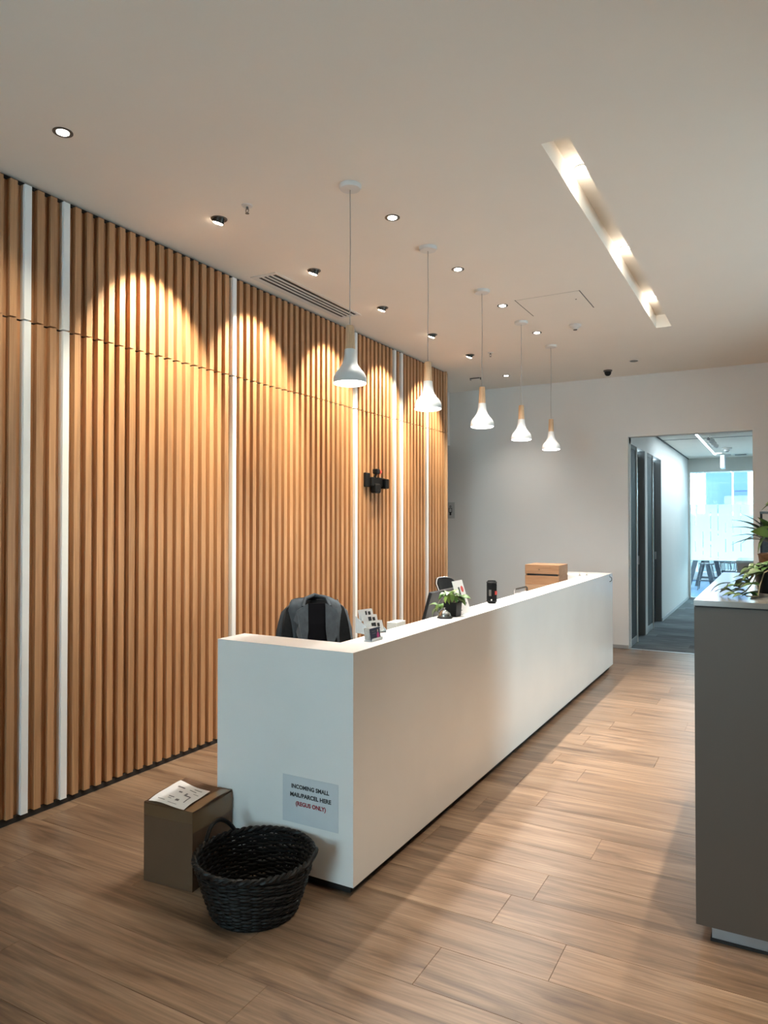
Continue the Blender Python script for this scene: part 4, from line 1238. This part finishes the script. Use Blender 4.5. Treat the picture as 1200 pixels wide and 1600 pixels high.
# tall dracaena behind it
dr = thing('spiky_plant', 'spiky dark-leaved plant in a coir pot behind the trailing plant', 'plant', (0.0, 3.62, DZ))
MB().lathe([(0, 0), (0.055, 0), (0.07, 0.09), (0.078, 0.15), (0.082, 0.155), (0.07, 0.16), (0, 0.15)], 28, caps=False).build('pot', M['moss'], dr, smooth=True)
MB().tube([(0, 0, 0.14), (-0.01, 0, 0.20), (-0.02, 0.005, 0.24)], 0.012, 8).build('stalk', M['stem'], dr, smooth=True)
dk1 = leaf_mesh('leaf', 0.20, 0.030, M['leaf_dark'], 0.10)
dk2 = leaf_mesh('leaf', 0.18, 0.034, M['leaf_var'], 0.25)
for i, (yw, pt, sc_, mesh_) in enumerate(((3.3, 0.95, 1.0, dk1), (2.9, 0.75, .95, dk1), (3.5, 0.30, .9, dk1), (3.1, 0.05, .85, dk1), (2.6, 0.1, .8, dk1), (3.45, 0.62, 1.0, dk1), (3.0, 0.42, .95, dk1), (4.2, 0.9, .9, dk2), (1.2, 0.8, .9, dk1), (5.2, 0.6, .8, dk2), (0.3, 0.5, .9, dk1), (3.8, -0.1, .8, dk1), (2.1, .5, .8, dk2), (4.6, 0.2, .8, dk1), (4.0, -0.5, .7, dk2))):
    put_leaf(mesh_, dr, (-0.02, 0.0, 0.19 + 0.004 * i), yw, pt, rnd.uniform(-.3, .3), sc_)
put_leaf(leaf_mesh('leaf', 0.11, 0.062, M['leaf_light'], 0.15), dr, (0.0, -0.10, 0.235), PI + 0.15, 0.30, 0.9, 1.0)

# black wire lantern behind the plants, a small flowering plant on it
la = thing('wire_lantern', 'black wire lantern standing behind the plants on the cabinet', 'lantern', (0.005, 3.95, DZ))
for sx in (-0.075, 0.075):
    for sy in (-0.075, 0.075):
        bx(sx - 0.004, sx + 0.004, sy - 0.004, sy + 0.004, 0, 0.34).build('post', M['black'], la)
bx(-0.08, 0.08, -0.08, 0.08, 0.34, 0.35).build('roof', M['darkmetal'], la)
bx(-0.08, 0.08, -0.08, 0.08, 0.0, 0.012).build('base', M['black'], la)
bx(-0.070, 0.070, -0.070, 0.070, 0.012, 0.26).build('mesh_box', mat('dark_mesh', (0.02, 0.024, 0.03), 0.5, noise=0.4, nscale=90), la)
fp = thing('pale_green_plant', 'small pale green plant on top of the wire lantern', 'plant', (0.0, 3.95, DZ + 0.352))
MB().lathe([(0, 0), (0.03, 0), (0.035, 0.03), (0, 0.032)], 20, caps=False).build('dish', M['black'], fp, smooth=True)
yl = leaf_mesh('leaf', 0.075, 0.036, M['leaf_light'], 0.35)
for i in range(12):
    put_leaf(yl, fp, (0, 0, 0.028), 2 * PI * i / 12 + rnd.uniform(-.2, .2), rnd.uniform(-.25, .5), rnd.uniform(-.3, .3), rnd.uniform(.7, 1.1))

# ------------------------------------------------------------------ corridor fittings
t = thing('linear_light', 'thin linear light strip along the corridor ceiling', 'ceiling light', (-1.06, 13.3, KZ))
bx(-0.03, 0.03, -2.0, 2.0, -0.006, 0).build('channel', M['trim_white'], t)
bx(-0.018, 0.018, -1.98, 1.98, -0.008, -0.006).build('led_strip', M['led'], t)
ll = bpy.data.lights.new('linear_glow', 'AREA'); ll.shape = 'RECTANGLE'; ll.size, ll.size_y = 0.04, 3.9; ll.energy = 22; ll.color = (0.78, 0.93, 1.0)
lo_ = bpy.data.objects.new('linear_glow', ll); COL.objects.link(lo_); lo_.parent = t; lo_.location = (0, 0, -0.012)
for i in range(3):
    y = 11.95 + 0.42 * i
    t = thing('track_spotlight', ('nearest', 'middle', 'farthest')[i] + ' small white track spotlight on the corridor ceiling', 'spotlight', (-0.90, y, KZ), group='corridor track spotlights')
    MB().tube([(0, 0, 0), (0, 0, -0.035)], 0.008, 8).build('stem', M['shade'], t)
    MB().tube([(-0.02, -0.05, -0.05), (0.03, 0.055, -0.075)], [0.030, 0.036], 14).build('head', M['shade'], t, smooth=True)
    MB().tube([(-0.0215, -0.0535, -0.049), (-0.02, -0.0502, -0.05)], [0.026, 0.028], 14).build('back_cap', M['black'], t)
detector(-0.78, 14.0, KZ, 'smoke detector on the corridor ceiling beyond the track spotlights', 1.5)
t = thing('exit_sign', 'thin hanging exit sign panel seen edge on at the corridor end', 'sign', (-0.93, 15.4, KZ))
bx(-0.14, 0.14, -0.03, 0.03, -0.02, 0).build('mount', M['shade'], t)
bx(-0.035, 0.035, -0.20, 0.20, -0.27, -0.02).build('panel', M['exit'], t)
t = thing('corridor_downlight', 'small round lit downlight near the corridor end', 'downlight', (-0.98, 14.95, KZ))
MB().lathe([(0.06, 0), (0.078, 0), (0.078, -0.005), (0.06, -0.005)], 24, caps=False).build('trim_ring', M['trim_white'], t)
MB().lathe([(0, -0.001), (0.06, -0.001), (0.058, -0.006), (0, -0.007)], 24, caps=False).build('lens', M['led'], t)
t = thing('ceiling_diffuser', 'flat dark slot diffuser on the corridor ceiling by the glass', 'air vent', (-0.62, 15.45, KZ))
bx(-0.13, 0.13, -0.14, 0.14, -0.008, 0).build('frame', M['trim_white'], t)
bx(-0.10, 0.10, -0.11, 0.11, -0.010, -0.008).build('grille', M['door_grey'], t)
t = thing('corridor_cabinet', 'low taupe cabinet on the far side of the corridor', 'cabinet', (-0.54, 11.9, 0))
bx(0, 1.15, 0.02, 0.9, 0, 0.985).build('body', M['taupe_box'], t)
bx(-0.01, 1.15, 0, 0.92, 0.985, 1.02).build('top', M['cab_top'], t)

# ------------------------------------------------------------------ lounge furniture beyond the glass
t = thing('lounge_table', 'grey topped table with splayed dark legs beyond the corridor glass', 'table', (-1.52, 19.0, 0))
bx(-0.55, 0.30, -0.45, 0.45, 0.70, 0.745).build('table_top', M['table_grey'], t)
bx(-0.55, 0.30, 0.40, 0.45, 0.745, 0.98).build('screen_panel', M['table_grey'], t)
for x0, dx, sy in ((-0.21, -0.17, -0.36), (-0.08, -0.17, 0.34), (0.02, 0.15, -0.36), (0.17, 0.15, 0.34)):
    MB().poly([(x0 - 0.055, sy - 0.03, 0.70), (x0 + 0.055, sy - 0.03, 0.70), (x0 + dx + 0.05, sy - 0.03, 0), (x0 + dx - 0.05, sy - 0.03, 0)], (0, 0.05, 0)).build('leg', M['furn_dark'], t)
bx(-0.2, 0.25, -0.03, 0.03, 0.22, 0.27).build('stretcher', M['furn_dark'], t)


def wire_stool(x, y, lb):
    t = thing('wire_stool', lb, 'stool', (x, y, 0), group='wire stools by the lounge table')
    MB().lathe([(0, 0.60), (0.17, 0.60), (0.17, 0.63), (0, 0.635)], 20, caps=False).build('seat', M['furn_dark'], t)
    for sx in (-1, 1):
        for sy in (-1, 1):
            MB().tube([(sx * 0.10, sy * 0.10, 0.60), (sx * 0.19, sy * 0.19, 0)], 0.010, 6).build('leg', M['furn_dark'], t)
    MB().tube([(0.155 * math.cos(k * PI / 8), 0.155 * math.sin(k * PI / 8), 0.22) for k in range(16)], 0.008, 6, closed=True).build('foot_ring', M['furn_dark'], t)


wire_stool(-1.46, 18.3, 'dark wire stool in front of the lounge table, nearer the corridor wall')
wire_stool(-1.15, 19.75, 'dark wire stool beside the lounge table, next to the round chair')
t = thing('round_chair', 'dark round-backed chair beyond the corridor glass beside the table', 'chair', (-1.00, 18.6, 0))
MB().lathe([(0, 0.40), (0.17, 0.40), (0.18, 0.43), (0.16, 0.46), (0, 0.46)], 24, caps=False).build('seat', M['furn_dark'], t, smooth=True)
MB().tube([(0.20 * math.cos(a_), 0.20 * math.sin(a_), 0.655 - 0.03 * math.sin(a_)) for a_ in [k * 2 * PI / 20 for k in range(20)]], 0.016, 8, closed=True).build('back_hoop', M['furn_dark'], t, smooth=True)
for k in range(8):
    a_ = k * 2 * PI / 8 + 0.2
    MB().tube([(0.16 * math.cos(a_), 0.16 * math.sin(a_), 0.45), (0.197 * math.cos(a_), 0.197 * math.sin(a_), 0.655 - 0.03 * math.sin(a_))], 0.009, 6).build('spindle', M['furn_dark'], t)
for sx in (-1, 1):
    for sy in (-1, 1):
        MB().tube([(sx * 0.11, sy * 0.11, 0.41), (sx * 0.15, sy * 0.15, 0)], 0.014, 6).build('leg', M['furn_dark'], t)
